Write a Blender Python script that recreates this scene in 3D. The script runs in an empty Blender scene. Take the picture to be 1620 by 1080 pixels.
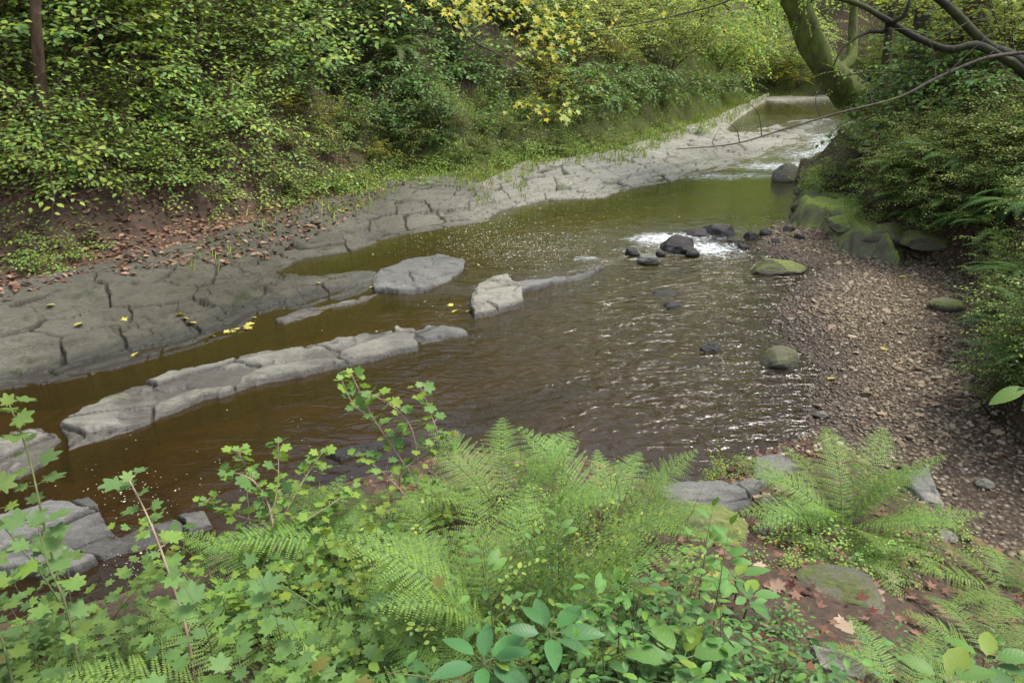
import bpy, math
import numpy as np
from mathutils import Matrix, Vector
R = math.radians
sc = bpy.context.scene
col = sc.collection
# ------------------------------------------------------------------ camera, world, sun, exposure
CH, PITCH, FPX = 3.0, R(23.3), 1115.0
cam_d = bpy.data.cameras.new('camera'); cam = bpy.data.objects.new('camera', cam_d); col.objects.link(cam)
cam.location = (0, 0, CH); cam.rotation_euler = (R(90) - PITCH, 0, 0)
cam_d.sensor_width = 36.0; cam_d.lens = 36.0 * FPX / 1620.0; cam_d.clip_start = 0.05; cam_d.clip_end = 400
sc.camera = cam
SUN_EL, SUN_AZ = R(63), R(85)      # azimuth from +Y (ahead), negative = to the left
w = bpy.data.worlds.new('World'); sc.world = w; w.use_nodes = True
nt = w.node_tree; nt.nodes.clear()
sky = nt.nodes.new('ShaderNodeTexSky'); sky.sky_type = 'NISHITA'; sky.sun_disc = False
sky.sun_elevation = SUN_EL; sky.sun_rotation = SUN_AZ; sky.air_density = 1.0; sky.dust_density = 1.8; sky.ozone_density = 0.6
bg = nt.nodes.new('ShaderNodeBackground'); bg.inputs['Strength'].default_value = 0.15
wo = nt.nodes.new('ShaderNodeOutputWorld')
hs = nt.nodes.new('ShaderNodeHueSaturation'); hs.inputs['Saturation'].default_value = 0.5
nt.links.new(sky.outputs[0], hs.inputs['Color']); nt.links.new(hs.outputs[0], bg.inputs[0]); nt.links.new(bg.outputs[0], wo.inputs[0])
sun_d = bpy.data.lights.new('sun', 'SUN'); sun_d.energy = 2.0; sun_d.angle = R(22); sun_d.color = (1.0, 0.95, 0.86)
sun = bpy.data.objects.new('sun', sun_d); col.objects.link(sun)
sd = Vector((math.sin(SUN_AZ) * math.cos(SUN_EL), math.cos(SUN_AZ) * math.cos(SUN_EL), math.sin(SUN_EL)))
sun.rotation_euler = sd.to_track_quat('Z', 'Y').to_euler(); sun.location = (0, 0, 30)
sc.view_settings.view_transform = 'Standard'; sc.view_settings.look = 'None'
sc.view_settings.exposure = 1.6; sc.view_settings.gamma = 1.0
sc.render.engine = 'CYCLES'
cy = sc.cycles
cy.use_denoising = True; cy.max_bounces = 6; cy.diffuse_bounces = 3; cy.glossy_bounces = 3; cy.transmission_bounces = 3
cy.transparent_max_bounces = 8; cy.sample_clamp_indirect = 6; cy.caustics_reflective = False; cy.caustics_refractive = False
try:
    cy.denoiser = 'OPENIMAGEDENOISE'; cy.denoising_prefilter = 'ACCURATE'
except Exception: pass

# ------------------------------------------------------------------ pixel rays of the 1620 x 1080 photograph (for surveying the ground)
FW = np.array([0, math.cos(PITCH), -math.sin(PITCH)]); UP = np.array([0, math.sin(PITCH), math.cos(PITCH)]); RT = np.array([1.0, 0, 0])
def ray(px, py): return FPX * FW + (px - 810.0) * RT + (540.0 - py) * UP
def P(px, py, z=0.0):
    d = ray(px, py); t = (z - CH) / min(d[2], -8.0); return (d[0] * t, d[1] * t)
def PL(pts, z=0.0): return np.array([P(p[0], p[1], p[2] if len(p) > 2 else z) for p in pts])
def to_px(x, y, z):
    v = np.array([x, y, z - CH]); f = v @ FW; return 810 + FPX * (v @ RT) / max(f, .1), 540 - FPX * (v @ UP) / max(f, .1)

# ------------------------------------------------------------------ noise
def _hash(ix, iy, s):
    with np.errstate(over='ignore'):
        h = (ix.astype(np.int64) * 374761393 + iy.astype(np.int64) * 668265263 + s * 2147483647 + 12345) & 0xffffffff
        h = ((h ^ (h >> 13)) * 1274126177) & 0xffffffff
        h = ((h ^ (h >> 16)) * 2246822519) & 0xffffffff
        return ((h ^ (h >> 15)) & 0xffffff) / float(0x1000000)
def vn(x, y, s=0):
    ix, iy = np.floor(x), np.floor(y); fx, fy = x - ix, y - iy
    u, v = fx * fx * (3 - 2 * fx), fy * fy * (3 - 2 * fy)
    a, b = _hash(ix, iy, s), _hash(ix + 1, iy, s); c, d = _hash(ix, iy + 1, s), _hash(ix + 1, iy + 1, s)
    return (a * (1 - u) + b * u) * (1 - v) + (c * (1 - u) + d * u) * v * 1.0
def fbm(x, y, s=0, o=4):
    r = 0; a = 1.0; t = 0
    for i in range(o):
        r = r + a * (vn(x, y, s + i * 7) - .5) * 2; t += a; a *= .5; x = x * 2.03 + 11.3; y = y * 2.03 - 7.1
    return r / t
def voro(x, y, s=0, jit=.9):
    ix, iy = np.floor(x), np.floor(y)
    f1 = np.full(x.shape, 9.0); f2 = np.full(x.shape, 9.0); cid = np.zeros(x.shape)
    for dx in (-1, 0, 1):
        for dy in (-1, 0, 1):
            jx, jy = ix + dx, iy + dy
            qx = jx + .5 + (_hash(jx, jy, s) - .5) * jit; qy = jy + .5 + (_hash(jx, jy, s + 3) - .5) * jit
            d = np.hypot(qx - x, qy - y); k = _hash(jx, jy, s + 9)
            nw = d < f1; f2 = np.where(nw, f1, np.minimum(f2, d)); cid = np.where(nw, k, cid); f1 = np.where(nw, d, f1)
    return f1, f2, cid
def ss(a, b, x):
    t = np.clip((x - a) / (b - a), 0, 1); return t * t * (3 - 2 * t)
def dist_line(x, y, pts):
    best = np.full(x.shape, 1e9)
    for (ax, ay), (bx, by) in zip(pts[:-1], pts[1:]):
        dx, dy = bx - ax, by - ay; L = dx * dx + dy * dy + 1e-12
        t = np.clip(((x - ax) * dx + (y - ay) * dy) / L, 0, 1)
        best = np.minimum(best, (x - ax - t * dx) ** 2 + (y - ay - t * dy) ** 2)
    return np.sqrt(best)
def inside(x, y, pts):
    r = np.zeros(x.shape, bool); n = len(pts)
    for i in range(n):
        (ax, ay), (bx, by) = pts[i], pts[(i + 1) % n]
        c = ((ay > y) != (by > y)); r ^= c & (x < (bx - ax) * (y - ay) / ((by - ay) if by != ay else 1e-9) + ax)
    return r
def sdp(x, y, line, closing):       # + inside the region bounded by line and closed through `closing`
    poly = np.vstack([line, closing]); return np.where(inside(x, y, poly), 1, -1) * dist_line(x, y, line)

# ------------------------------------------------------------------ the survey
UL = PL([(-900, 760), (-500, 620), (-200, 520), (0, 455), (130, 425), (300, 390), (430, 345), (560, 310), (650, 282), (700, 284), (760, 291),
         (840, 258), (900, 255), (980, 240), (1060, 215), (1130, 195), (1180, 170), (1215, 152), (1300, 151), (1460, 151)], .45)
ULc = np.array([(60, 40), (60, 120), (-120, 120), (-120, -10), (-20, -10)])
BL = PL([(-900, 1010), (-400, 760), (-150, 655), (0, 612), (95, 600), (180, 580), (300, 548), (385, 520), (410, 498), (500, 482), (560, 465), (598, 447),
         (590, 436), (500, 441), (432, 441), (445, 430), (480, 412), (560, 400), (600, 385), (640, 374), (700, 364), (770, 352), (790, 337), (860, 320), (950, 316),
         (1000, 300), (1060, 290), (1110, 277), (1180, 262, .06), (1240, 240, .15), (1320, 212, .3), (1350, 192, .38), (1320, 188, .38), (1250, 192, .38), (1220, 200, .38), (1160, 207, .38),
         (1148, 203, .38), (1165, 190, .38), (1190, 172, .38), (1218, 156, .38)], .02)
SHELF = np.vstack([BL, UL[:18][::-1]])
NL = PL([(-700, 1300), (-300, 1100), (0, 1000), (120, 975), (250, 930), (360, 875), (480, 805), (600, 765), (700, 738), (850, 728), (960, 750), (1040, 785),
         (1110, 760), (1180, 728), (1240, 702), (1295, 692), (1400, 735, .1), (1520, 790, .25), (1640, 830, .35), (1900, 900, .4)])
NLc = np.array([(30, 2), (30, -20), (-30, -20), (-30, -3)])
RL = PL([(1460, 160, .5), (1415, 172, .5), (1372, 203, .4), (1345, 222, .3), (1290, 252, .1), (1263, 264, .08), (1262, 330, .08), (1330, 346, .12), (1345, 370, .2), (1430, 385, .3), (1540, 412, .35),
         (1564, 480, .4), (1572, 600, .4), (1640, 650, .45), (1900, 720, .6), (2600, 800, .6)])
RLc = np.array([(60, 3), (60, 60), (25, 50)])
GW = PL([(1345, 338), (1290, 336), (1190, 345), (1140, 372), (1200, 400), (1290, 425), (1255, 455), (1225, 490), (1245, 545), (1300, 585), (1275, 640), (1280, 700), (1310, 760)])
GWc = np.array([(4, 2), (30, 2), (30, 30), (8, 15)])
M1 = PL([(300, 470), (590, 452), (745, 462), (900, 434), (1000, 408), (1190, 388), (1330, 350)])
M1c = np.array([(12, 12), (12, 60), (-60, 60), (-60, 12)])
M2 = PL([(1020, 268), (1180, 266), (1240, 268), (1275, 268)], .05)
M2c = np.array([(15, 17), (30, 60), (-30, 60)])

def water_z(x, y):
    return .05 * ss(-.12, .12, sdp(x, y, M1, M1c)) + .33 * ss(0, 7.5, sdp(x, y, M2, M2c))
def soil_h(x, y):
    n1 = fbm(x * .7, y * .7, 1); n2 = fbm(x * 3, y * 3, 5)
    W = water_z(x, y)
    dU = sdp(x, y, UL, ULc); dN = sdp(x, y, NL, NLc); dR = sdp(x, y, RL, RLc); dG = sdp(x, y, GW, GWc)
    bed = W - .27 - .10 * n1 - .03 * n2 + .13 * ss(1.2, 0, np.abs(dG)) + .1 * ss(.5, 0, np.abs(dN))
    _, _, c = voro(x * .9 + .3 * n2, y * .9, 21); bed = bed + .05 * (c - .5)
    h = bed
    grav = .0 + .085 * dG + .015 * n1
    h = np.where(dG > 0, np.maximum(h, np.minimum(grav, .34 + .02 * n1)), np.maximum(h, W * 0 + dG * .16 - .02 + .02 * n2 * ss(-.6, 0, dG)))
    left = .40 + .20 * np.minimum(dU, 1.2) + np.where(dU > .7, 1.15 * (dU - .7), 0) + .5 * n1 * ss(.3, 2, dU) + .12 * n2 * ss(.1, 1, dU)
    top = 11 + 2 * n1; left = np.where(left > top, top + (left - top) * .25, left); left = np.minimum(left, 24)
    # the far bank that closes the valley is gentler
    left = np.where(y > 38, np.minimum(left, .5 + .45 * dU + .6 * n1), left)
    h = np.where(dU > 0, left, np.maximum(h, .45 + dU * .9 - .1))
    near = -.02 + .20 * ss(0, .22, dN) + .40 * np.maximum(dN - .1, 0) * (1 - .35 * ss(.8, 2.2, x)) + (.07 * n1 + .05 * n2) * ss(0, .4, dN)
    near = np.minimum(near, 1.38 + .05 * n2)
    h = np.where(dN > 0, np.maximum(h, near), h)
    far = ss(9, 16, y)
    right = .25 + (1.15 - .75 * far) * ss(0, .45 + .7 * far, dR) + .62 * np.maximum(dR - .3, 0) + .35 * n1 * ss(.2, 1.5, dR) + .10 * n2
    right = np.minimum(right, 9 + n1)
    h = np.where(dR > 0, np.maximum(h, right), h)
    return h
def shelf_top(x, y, full=False):
    dB = dist_line(x, y, BL); dU = dist_line(x, y, UL[:18]); sd_ = np.where(inside(x, y, SHELF), 1, -1) * np.minimum(dB, dU)
    W = water_z(x, y)
    ca, sa = math.cos(.62), math.sin(.62); u = x * ca + y * sa; v = -x * sa + y * ca
    wx = .12 * fbm(x * 2.3, y * 2.3, 31); wy = .12 * fbm(x * 2.3, y * 2.3, 41)
    f1, f2, c = voro((u + wx) * 1.3, (v + wy) * 2.3, 51, .85); g1, g2, c2 = voro((u - wx) * 3.0, (v + wy) * 5.5, 61, .9)
    q = np.clip(dB / (dB + dU + 1e-6), 0, 1)
    base = W + .02 + (.44 - W * .6) * q ** 1.1
    tier = .05 * (ss(.31, .36, q + .10 * (c - .5)) - .5) + .03 * (ss(.60, .65, q + .12 * (c - .5)) - .5)
    k1 = ss(.05, .01, f2 - f1); k2 = ss(.06, .01, g2 - g1) * (c > .3) * ss(.3, .6, vn(x * 1.7, y * 1.7, 88)); cr = -.045 * k1 - .02 * k2
    if full: return np.maximum(k1, .75 * k2)
    nb_ = .022 * fbm(x * 3.1, y * 3.1, 35) + .03 * (c - .5); hh = (base + nb_) / .040; fr_ = hh - np.floor(hh); base = (np.floor(hh) + ss(.78, 1.0, fr_) + .12 * fr_) * .040 - nb_ * .6
    return base + tier * ss(0, .3, dB) + .03 * (c - .5) * ss(0, .3, dB) + .014 * (c2 - .5) + cr + .010 * fbm(x * 9, y * 9, 71) + .03 * fbm(x * 1.1, y * 1.1, 77), sd_, q

# raster of the ground for planting
GX0, GY0, GS = -45.0, -3.0, .1
gx, gy = np.meshgrid(np.arange(GX0, 35, GS), np.arange(GY0, 75, GS))
GH = soil_h(gx, gy); st_, sd_, _ = shelf_top(gx, gy); GT = np.where(sd_ > 0, np.maximum(GH, st_), GH)
def gsamp(G, x, y):
    fx = np.clip((np.asarray(x) - GX0) / GS, 0, G.shape[1] - 2.001); fy = np.clip((np.asarray(y) - GY0) / GS, 0, G.shape[0] - 2.001)
    ix, iy = fx.astype(int), fy.astype(int); u, v = fx - ix, fy - iy
    return (G[iy, ix] * (1 - u) + G[iy, ix + 1] * u) * (1 - v) + (G[iy + 1, ix] * (1 - u) + G[iy + 1, ix + 1] * u) * v
TT = np.geomspace(.8, 90, 1500)
def hit(px, py, h=0.0):             # the ground point below the place where the sight line runs h above the ground
    d = ray(px, py); d = d / np.linalg.norm(d); X, Y, Z = d[0] * TT, d[1] * TT, CH + d[2] * TT
    g = gsamp(GT, X, Y) + h; k = np.where(Z < g)[0]
    k = k[0] if len(k) else len(TT) - 1
    return float(X[k]), float(Y[k]), float(gsamp(GT, X[k], Y[k]))

# ------------------------------------------------------------------ materials
def mat(name):
    m = bpy.data.materials.new(name); m.use_nodes = True; t = m.node_tree; t.nodes.clear(); return m, t
class N:
    def __init__(s, t): s.t = t
    def n(s, typ, **kw):
        o = s.t.nodes.new(typ)
        for k, v in kw.items():
            if k in o.inputs: s.set(o, k, v)
            else: setattr(o, k, v)
        return o
    def set(s, o, k, v):
        if isinstance(v, bpy.types.NodeSocket): s.t.links.new(v, o.inputs[k])
        else: o.inputs[k].default_value = v
    def noise(s, scale, detail=4, rough=.6, vec=None, dist=0):
        o = s.n('ShaderNodeTexNoise'); s.set(o, 'Scale', scale); s.set(o, 'Detail', detail); s.set(o, 'Roughness', rough); s.set(o, 'Distortion', dist)
        if vec is not None: s.set(o, 'Vector', vec)
        return o.outputs['Fac']
    def ramp(s, fac, stops, interp='LINEAR'):
        o = s.n('ShaderNodeValToRGB'); o.color_ramp.interpolation = interp; e = o.color_ramp.elements
        while len(e) < len(stops): e.new(.5)
        for el, (p, c) in zip(e, stops): el.position = p; el.color = (c[0], c[1], c[2], 1) if not isinstance(c, (int, float)) else (c, c, c, 1)
        s.set(o, 'Fac', fac); return o.outputs['Color']
    def mix(s, f, a, b, mode='MIX'):
        o = s.n('ShaderNodeMix', data_type='RGBA', blend_type=mode)
        for i, v in ((0, f), (6, a), (7, b)):
            if isinstance(v, bpy.types.NodeSocket): s.t.links.new(v, o.inputs[i])
            else: o.inputs[i].default_value = (v if i == 0 or len(v) == 4 else (*v, 1))
        return o.outputs[2]
    def m(s, op, a, b=0.0, c=None, clamp=False):
        o = s.n('ShaderNodeMath', operation=op); o.use_clamp = clamp
        for i, v in enumerate((a, b, c)):
            if v is None: continue
            if isinstance(v, bpy.types.NodeSocket): s.t.links.new(v, o.inputs[i])
            else: o.inputs[i].default_value = v
        return o.outputs[0]
    def bump(s, h, st, dist=.02, normal=None):
        o = s.n('ShaderNodeBump'); s.set(o, 'Height', h); s.set(o, 'Strength', st); s.set(o, 'Distance', dist)
        if normal is not None: s.set(o, 'Normal', normal)
        return o.outputs[0]
    def out(s, sh): s.t.links.new(sh, s.n('ShaderNodeOutputMaterial').inputs['Surface'])
    def pos(s): return s.n('ShaderNodeNewGeometry').outputs['Position']
    def sep(s, v): o = s.n('ShaderNodeSeparateXYZ'); s.set(o, 0, v); return o.outputs
    def bsdf(s, colr, rough, spec=.4, normal=None):
        o = s.n('ShaderNodeBsdfPrincipled'); s.set(o, 'Base Color', colr if isinstance(colr, bpy.types.NodeSocket) else (*colr, 1)); s.set(o, 'Roughness', rough); s.set(o, 'Specular IOR Level', spec)
        if normal is not None: s.set(o, 'Normal', normal)
        return o.outputs[0]

def rock_mat(name, c0, c1, c2, moss=0.0, wetz=.05, scale=1.0, mosscol=(.07, .085, .018), darkish=False):
    m, t = mat(name); g = N(t); p = g.pos(); xyz = g.sep(p)
    a = g.noise(1.3 * scale, 6, .65, p); b = g.noise(9 * scale, 6, .7, p); c = g.noise(60 * scale, 4, .7, p)
    mpr = g.n('ShaderNodeMapping'); g.set(mpr, 0, p); mpr.inputs['Rotation'].default_value = (0, 0, R(-36)); mpr.inputs['Scale'].default_value = (1, 6, 14); st_n = g.noise(3.0 * scale, 6, .75, mpr.outputs[0], .6)
    base = g.ramp(a, [(.3, c0), (.5, c1), (.72, c2)])
    base = g.mix(g.m('MULTIPLY', b, .55), base, tuple(v * .62 for v in c1), 'MIX')
    base = g.mix(g.ramp(st_n, [(.40, .55), (.55, 0.0)]), base, tuple(v * .5 for v in c1)); base = g.mix(g.ramp(st_n, [(.56, 0.0), (.75, .5)]), base, tuple(min(1, v * 1.15) for v in c2))
    base = g.mix(g.ramp(c, [(.35, 0.0), (.75, .35)]), base, tuple(min(1, v * 1.5) for v in c2))
    blot = g.ramp(g.noise(3.5 * scale, 5, .7, p), [(.55, 0.0), (.68, 1.0)])
    base = g.mix(g.m('MULTIPLY', blot, .45), base, (c0[0] * .55, c0[1] * .53, c0[2] * .42))
    if moss > 0:
        nz = g.sep(g.n('ShaderNodeNewGeometry').outputs['Normal'])[2]
        mk = g.m('MULTIPLY', g.ramp(g.noise(2.6 * scale, 6, .75, p), [(.62 - .35 * moss, 0.0), (.78 - .35 * moss, 1.0)]), g.ramp(nz, [(.25, 0.0), (.75, 1.0)]))
        base = g.mix(mk, base, g.ramp(g.noise(25, 4, .7, p), [(.3, tuple(v * .55 for v in mosscol)), (.7, tuple(v * 1.5 for v in mosscol))]))
    dvs = g.sep(g.n('ShaderNodeAttribute', attribute_name='darkish').outputs['Vector']); base = g.mix(g.m('MULTIPLY', dvs[1], .85), base, (.022, .019, .012, 1))
    if darkish:
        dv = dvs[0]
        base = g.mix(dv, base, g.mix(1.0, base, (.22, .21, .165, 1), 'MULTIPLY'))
    wet = g.ramp(g.m('ADD', g.m('SUBTRACT', xyz[2], wetz), g.m('MULTIPLY', g.m('SUBTRACT', a, .5), .12)), [(.0, 1.0), (.05, 0.0)])
    base = g.mix(wet, base, g.mix(1.0, base, (.42, .40, .40, 1), 'MULTIPLY'))
    rough = g.m('SUBTRACT', .85, g.m('MULTIPLY', wet, .45))
    nb = g.bump(c, .35, .01, g.bump(b, .6, .04, g.bump(st_n, .6, .05)))
    g.out(g.bsdf(base, rough, .4, nb)); return m

def leaf_mat(name, cols, rough=.5, trans=.35, veins=False, spec=.18):
    m, t = mat(name); g = N(t)
    rnd = g.n('ShaderNodeNewGeometry').outputs['Random Per Island']; orn = g.n('ShaderNodeObjectInfo').outputs['Random']
    k = len(cols); base = g.ramp(rnd, [(i / max(1, k - 1) * .96, c) for i, c in enumerate(cols)] + ([(.99, (.16, .22, .045)), (1.0, (.15, .13, .05))] if veins else []))
    hv = g.n('ShaderNodeHueSaturation'); g.set(hv, 'Color', base)
    g.set(hv, 'Hue', g.m('ADD', .488, g.m('MULTIPLY', orn, .024))); g.set(hv, 'Value', g.m('ADD', .82, g.m('MULTIPLY', orn, .36))); g.set(hv, 'Saturation', g.m('ADD', .82, g.m('MULTIPLY', rnd, .25)))
    base = hv.outputs[0]; normal = None
    if veins:
        uv = g.n('ShaderNodeUVMap').outputs[0]; s3 = g.sep(uv)
        au = g.m('ABSOLUTE', g.m('SUBTRACT', s3[0], .5))
        mid = g.ramp(au, [(.0, 1.0), (.03, 0.0)])
        side = g.m('SINE', g.m('MULTIPLY', g.m('SUBTRACT', s3[1], g.m('MULTIPLY', au, .9)), 52.0))
        sl = g.ramp(side, [(.80, 0.0), (1.0, .5)])
        vein = g.m('MAXIMUM', mid, sl)
        base = g.mix(g.m('MULTIPLY', vein, .14), base, tuple(min(1, c * 1.5) for c in cols[len(cols) // 2]))
        blot = g.ramp(g.noise(30, 4, .7), [(.45, 0.0), (.8, .35)]); base = g.mix(blot, base, tuple(c * .5 for c in cols[0]))
        normal = g.bump(g.m('MULTIPLY', side, .5), .10, .003)
    d = g.bsdf(base, rough, spec, normal)
    tr = g.n('ShaderNodeBsdfTranslucent'); g.set(tr, 'Color', g.mix(1.0, base, (1.25, 1.2, .55, 1), 'MULTIPLY'))
    mx = g.n('ShaderNodeMixShader'); mx.inputs[0].default_value = trans; t.links.new(d, mx.inputs[1]); t.links.new(tr.outputs[0], mx.inputs[2])
    g.out(mx.outputs[0]); return m
def bark_mat(name, c0, c1, moss=0.0, mosscol=(.06, .08, .015), sc_=1.0):
    m, t = mat(name); g = N(t); tc = g.n('ShaderNodeTexCoord').outputs['Object']
    mp = g.n('ShaderNodeMapping'); g.set(mp, 0, tc); mp.inputs['Scale'].default_value = (1, 1, .35)
    a = g.noise(14 * sc_, 6, .7, mp.outputs[0]); b = g.noise(2.2, 5, .7, tc)
    base = g.ramp(a, [(.35, c0), (.65, c1)])
    if moss: base = g.mix(g.ramp(b, [(.62 - .35 * moss, 0.0), (.75 - .35 * moss, 1.0)]), base, g.ramp(a, [(.3, tuple(v * .5 for v in mosscol)), (.7, tuple(v * 1.5 for v in mosscol))]))
    g.out(g.bsdf(base, .85, .25, g.bump(a, .7, .03))); return m

M = {}
M['rock'] = rock_mat('rock_shelf_stone', (.10, .095, .074), (.17, .16, .13), (.25, .24, .20), moss=.22, wetz=.03)
M['shelf'] = rock_mat('rock_shelf_face', (.12, .115, .092), (.22, .212, .175), (.31, .30, .255), moss=.25, wetz=.03, darkish=True)
M['pale'] = rock_mat('pale_stone', (.115, .11, .088), (.175, .17, .14), (.245, .235, .195), moss=.12, wetz=.045)
M['grey'] = rock_mat('grey_stone', (.075, .073, .066), (.118, .115, .105), (.165, .162, .15), moss=.10, wetz=.02)
M['dark'] = rock_mat('wet_dark_stone', (.03, .028, .026), (.055, .05, .048), (.09, .085, .08), moss=.1, wetz=.2, scale=2)
M['olive'] = rock_mat('olive_stone', (.06, .058, .035), (.10, .095, .06), (.17, .16, .11), moss=.55, wetz=.05, scale=2)
M['mossg'] = rock_mat('green_mossy_stone', (.09, .085, .05), (.14, .13, .09), (.2, .19, .15), moss=1.2, wetz=.02, scale=1.5, mosscol=(.17, .22, .04))
M['mossy'] = rock_mat('mossy_stone', (.07, .065, .045), (.12, .11, .08), (.2, .19, .15), moss=.85, wetz=.02, scale=1.5, mosscol=(.11, .13, .03))
# ground: masks in the colour attribute (R gravel, G leaf litter / soil, B moss and turf) say which ground lies where
m, t = mat('ground'); g = N(t); p = g.pos(); at = g.n('ShaderNodeAttribute', attribute_name='zone'); z3 = g.sep(at.outputs['Vector'])
a = g.noise(1.5, 6, .65, p); b = g.noise(14, 6, .7, p); c = g.noise(70, 5, .75, p)
bed = g.ramp(a, [(.3, (.045, .030, .011)), (.5, (.095, .066, .025)), (.72, (.16, .125, .05))])
vb = g.n('ShaderNodeTexVoronoi', feature='DISTANCE_TO_EDGE'); g.set(vb, 'Vector', p); g.set(vb, 'Scale', 1.1)
bed = g.mix(g.ramp(vb.outputs[0], [(.0, .85), (.06, 0.0)]), bed, (.02, .012, .006))
vp = g.n('ShaderNodeTexVoronoi'); g.set(vp, 'Vector', p); g.set(vp, 'Scale', 26.0); g.set(vp, 'Randomness', 1.0)
peb = g.ramp(g.sep(vp.outputs['Color'])[0], [(.0, (.055, .035, .022)), (.45, (.115, .082, .055)), (.75, (.17, .13, .09)), (1.0, (.26, .22, .16))])
peb = g.mix(g.ramp(vp.outputs['Distance'], [(.25, 0.0), (.6, .85)]), peb, (.035, .024, .015))
gm = g.ramp(g.m('ADD', z3[0], g.m('MULTIPLY', g.m('SUBTRACT', b, .5), .5)), [(.42, 0.0), (.58, 1.0)])
base = g.mix(gm, bed, peb)
soil = g.ramp(b, [(.3, (.024, .016, .010)), (.55, (.06, .04, .026)), (.75, (.10, .068, .044))])
soil = g.mix(g.ramp(c, [(.5, 0.0), (.72, .6)]), soil, (.11, .06, .035))
base = g.mix(g.ramp(g.m('ADD', z3[1], g.m('MULTIPLY', g.m('SUBTRACT', b, .5), .4)), [(.4, 0.0), (.6, 1.0)]), base, soil)
mossc = g.ramp(b, [(.3, (.02, .028, .006)), (.55, (.05, .065, .012)), (.75, (.09, .105, .02))])
base = g.mix(g.ramp(g.m('ADD', z3[2], g.m('MULTIPLY', g.m('SUBTRACT', a, .5), .9)), [(.42, 0.0), (.62, 1.0)]), base, mossc)
wet = g.ramp(g.m('SUBTRACT', g.sep(p)[2], .0), [(.0, 1.0), (.06, 0.0)])
base = g.mix(wet, base, g.mix(1.0, base, (.55, .52, .5, 1), 'MULTIPLY'))
g.out(g.bsdf(base, g.m('SUBTRACT', .9, g.m('MULTIPLY', wet, .35)), .35, g.bump(c, .5, .02, g.bump(g.m('ADD', b, g.m('MULTIPLY', g.m('MULTIPLY', vp.outputs['Distance'], z3[0]), -1.2)), .8, .04))))
M['ground'] = m
# water
m, t = mat('stream_water'); g = N(t); p = g.pos(); at = g.n('ShaderNodeAttribute', attribute_name='flow'); z3 = g.sep(at.outputs['Vector'])
mp = g.n('ShaderNodeMapping'); g.set(mp, 0, p); mp.inputs['Rotation'].default_value = (0, 0, R(-35)); mp.inputs['Scale'].default_value = (1, 2.2, 1)
r1 = g.noise(2.4, 3, .45, mp.outputs[0], 1.8); r2 = g.noise(11, 2, .5, mp.outputs[0], .8); r3 = g.noise(1.1, 2, .5, p)
hgt = g.m('ADD', g.m('MULTIPLY', r1, 1.0), g.m('MULTIPLY', r2, .17))
amp = g.m('ADD', .010, g.m('MULTIPLY', z3[0], .75))
bmp = g.n('ShaderNodeBump'); g.set(bmp, 'Height', g.m('MULTIPLY', hgt, amp)); g.set(bmp, 'Strength', 1.0); g.set(bmp, 'Distance', .12); nrm = bmp.outputs[0]
tb = g.n('ShaderNodeBsdfTransparent'); g.set(tb, 'Color', (.58, .46, .26, 1))
df = g.n('ShaderNodeBsdfDiffuse'); g.set(df, 'Color', g.ramp(g.m('MULTIPLY', g.m('SUBTRACT', g.sep(p)[1], 4.0), .1), [(.0, (.040, .023, .009)), (.35, (.070, .052, .016)), (.9, (.095, .10, .022))]))
m0 = g.n('ShaderNodeMixShader'); g.set(m0, 0, g.m('SUBTRACT', .28, g.m('MULTIPLY', z3[2], .2))); t.links.new(tb.outputs[0], m0.inputs[1]); t.links.new(df.outputs[0], m0.inputs[2])
gl = g.n('ShaderNodeBsdfGlossy'); g.set(gl, 'Roughness', .08); g.set(gl, 'Normal', nrm); g.set(gl, 'Color', (1, 1, 1, 1))
fr = g.n('ShaderNodeFresnel'); g.set(fr, 'IOR', 1.36); g.set(fr, 'Normal', nrm)
m1 = g.n('ShaderNodeMixShader'); g.set(m1, 0, fr.outputs[0]); t.links.new(m0.outputs[0], m1.inputs[1]); t.links.new(gl.outputs[0], m1.inputs[2])
fm = g.n('ShaderNodeBsdfDiffuse'); g.set(fm, 'Color', (.68, .72, .76, 1)); mpf = g.n('ShaderNodeMapping'); g.set(mpf, 0, p); mpf.inputs['Rotation'].default_value = (0, 0, R(-42)); mpf.inputs['Scale'].default_value = (.55, 2.4, 1)
fn = g.ramp(g.m('ADD', z3[1], g.m('MULTIPLY', g.m('SUBTRACT', g.noise(7, 8, .85, mpf.outputs[0], 2.0), .5), 4.6)), [(.50, 0.0), (.80, 1.0)])
m2 = g.n('ShaderNodeMixShader'); g.set(m2, 0, g.m('MULTIPLY', fn, g.ramp(z3[1], [(.03, 0.0), (.25, .92)]))); t.links.new(m1.outputs[0], m2.inputs[1]); t.links.new(fm.outputs[0], m2.inputs[2])
g.out(m2.outputs[0]); M['water'] = m
m, t = mat('foam'); g = N(t); g.out(g.bsdf((.42, .40, .32), .7)); M['foam'] = m
# foliage
M['beech'] = leaf_mat('beech_leaf', [(.10, .19, .035), (.14, .25, .05), (.19, .30, .06), (.27, .32, .06)])
M['green'] = leaf_mat('bush_leaf', [(.07, .15, .04), (.11, .22, .06), (.17, .28, .075)])
M['small'] = leaf_mat('small_leaf', [(.08, .15, .03), (.12, .21, .04), (.18, .27, .055), (.25, .29, .06)])
M['yellow'] = leaf_mat('yellow_leaf', [(.24, .30, .04), (.36, .36, .04), (.44, .38, .05), (.26, .33, .05)], trans=.45)
M['mapley'] = leaf_mat('maple_leaf_turning', [(.20, .27, .04), (.30, .33, .05), (.38, .36, .06), (.44, .34, .05)], trans=.4)
M['lime'] = leaf_mat('lime_leaf', [(.18, .33, .09), (.25, .40, .12), (.34, .45, .14), (.45, .46, .12)], trans=.55)
M['fern'] = leaf_mat('fern_leaf', [(.095, .18, .036), (.13, .225, .046), (.185, .28, .06)], trans=.4)
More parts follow.
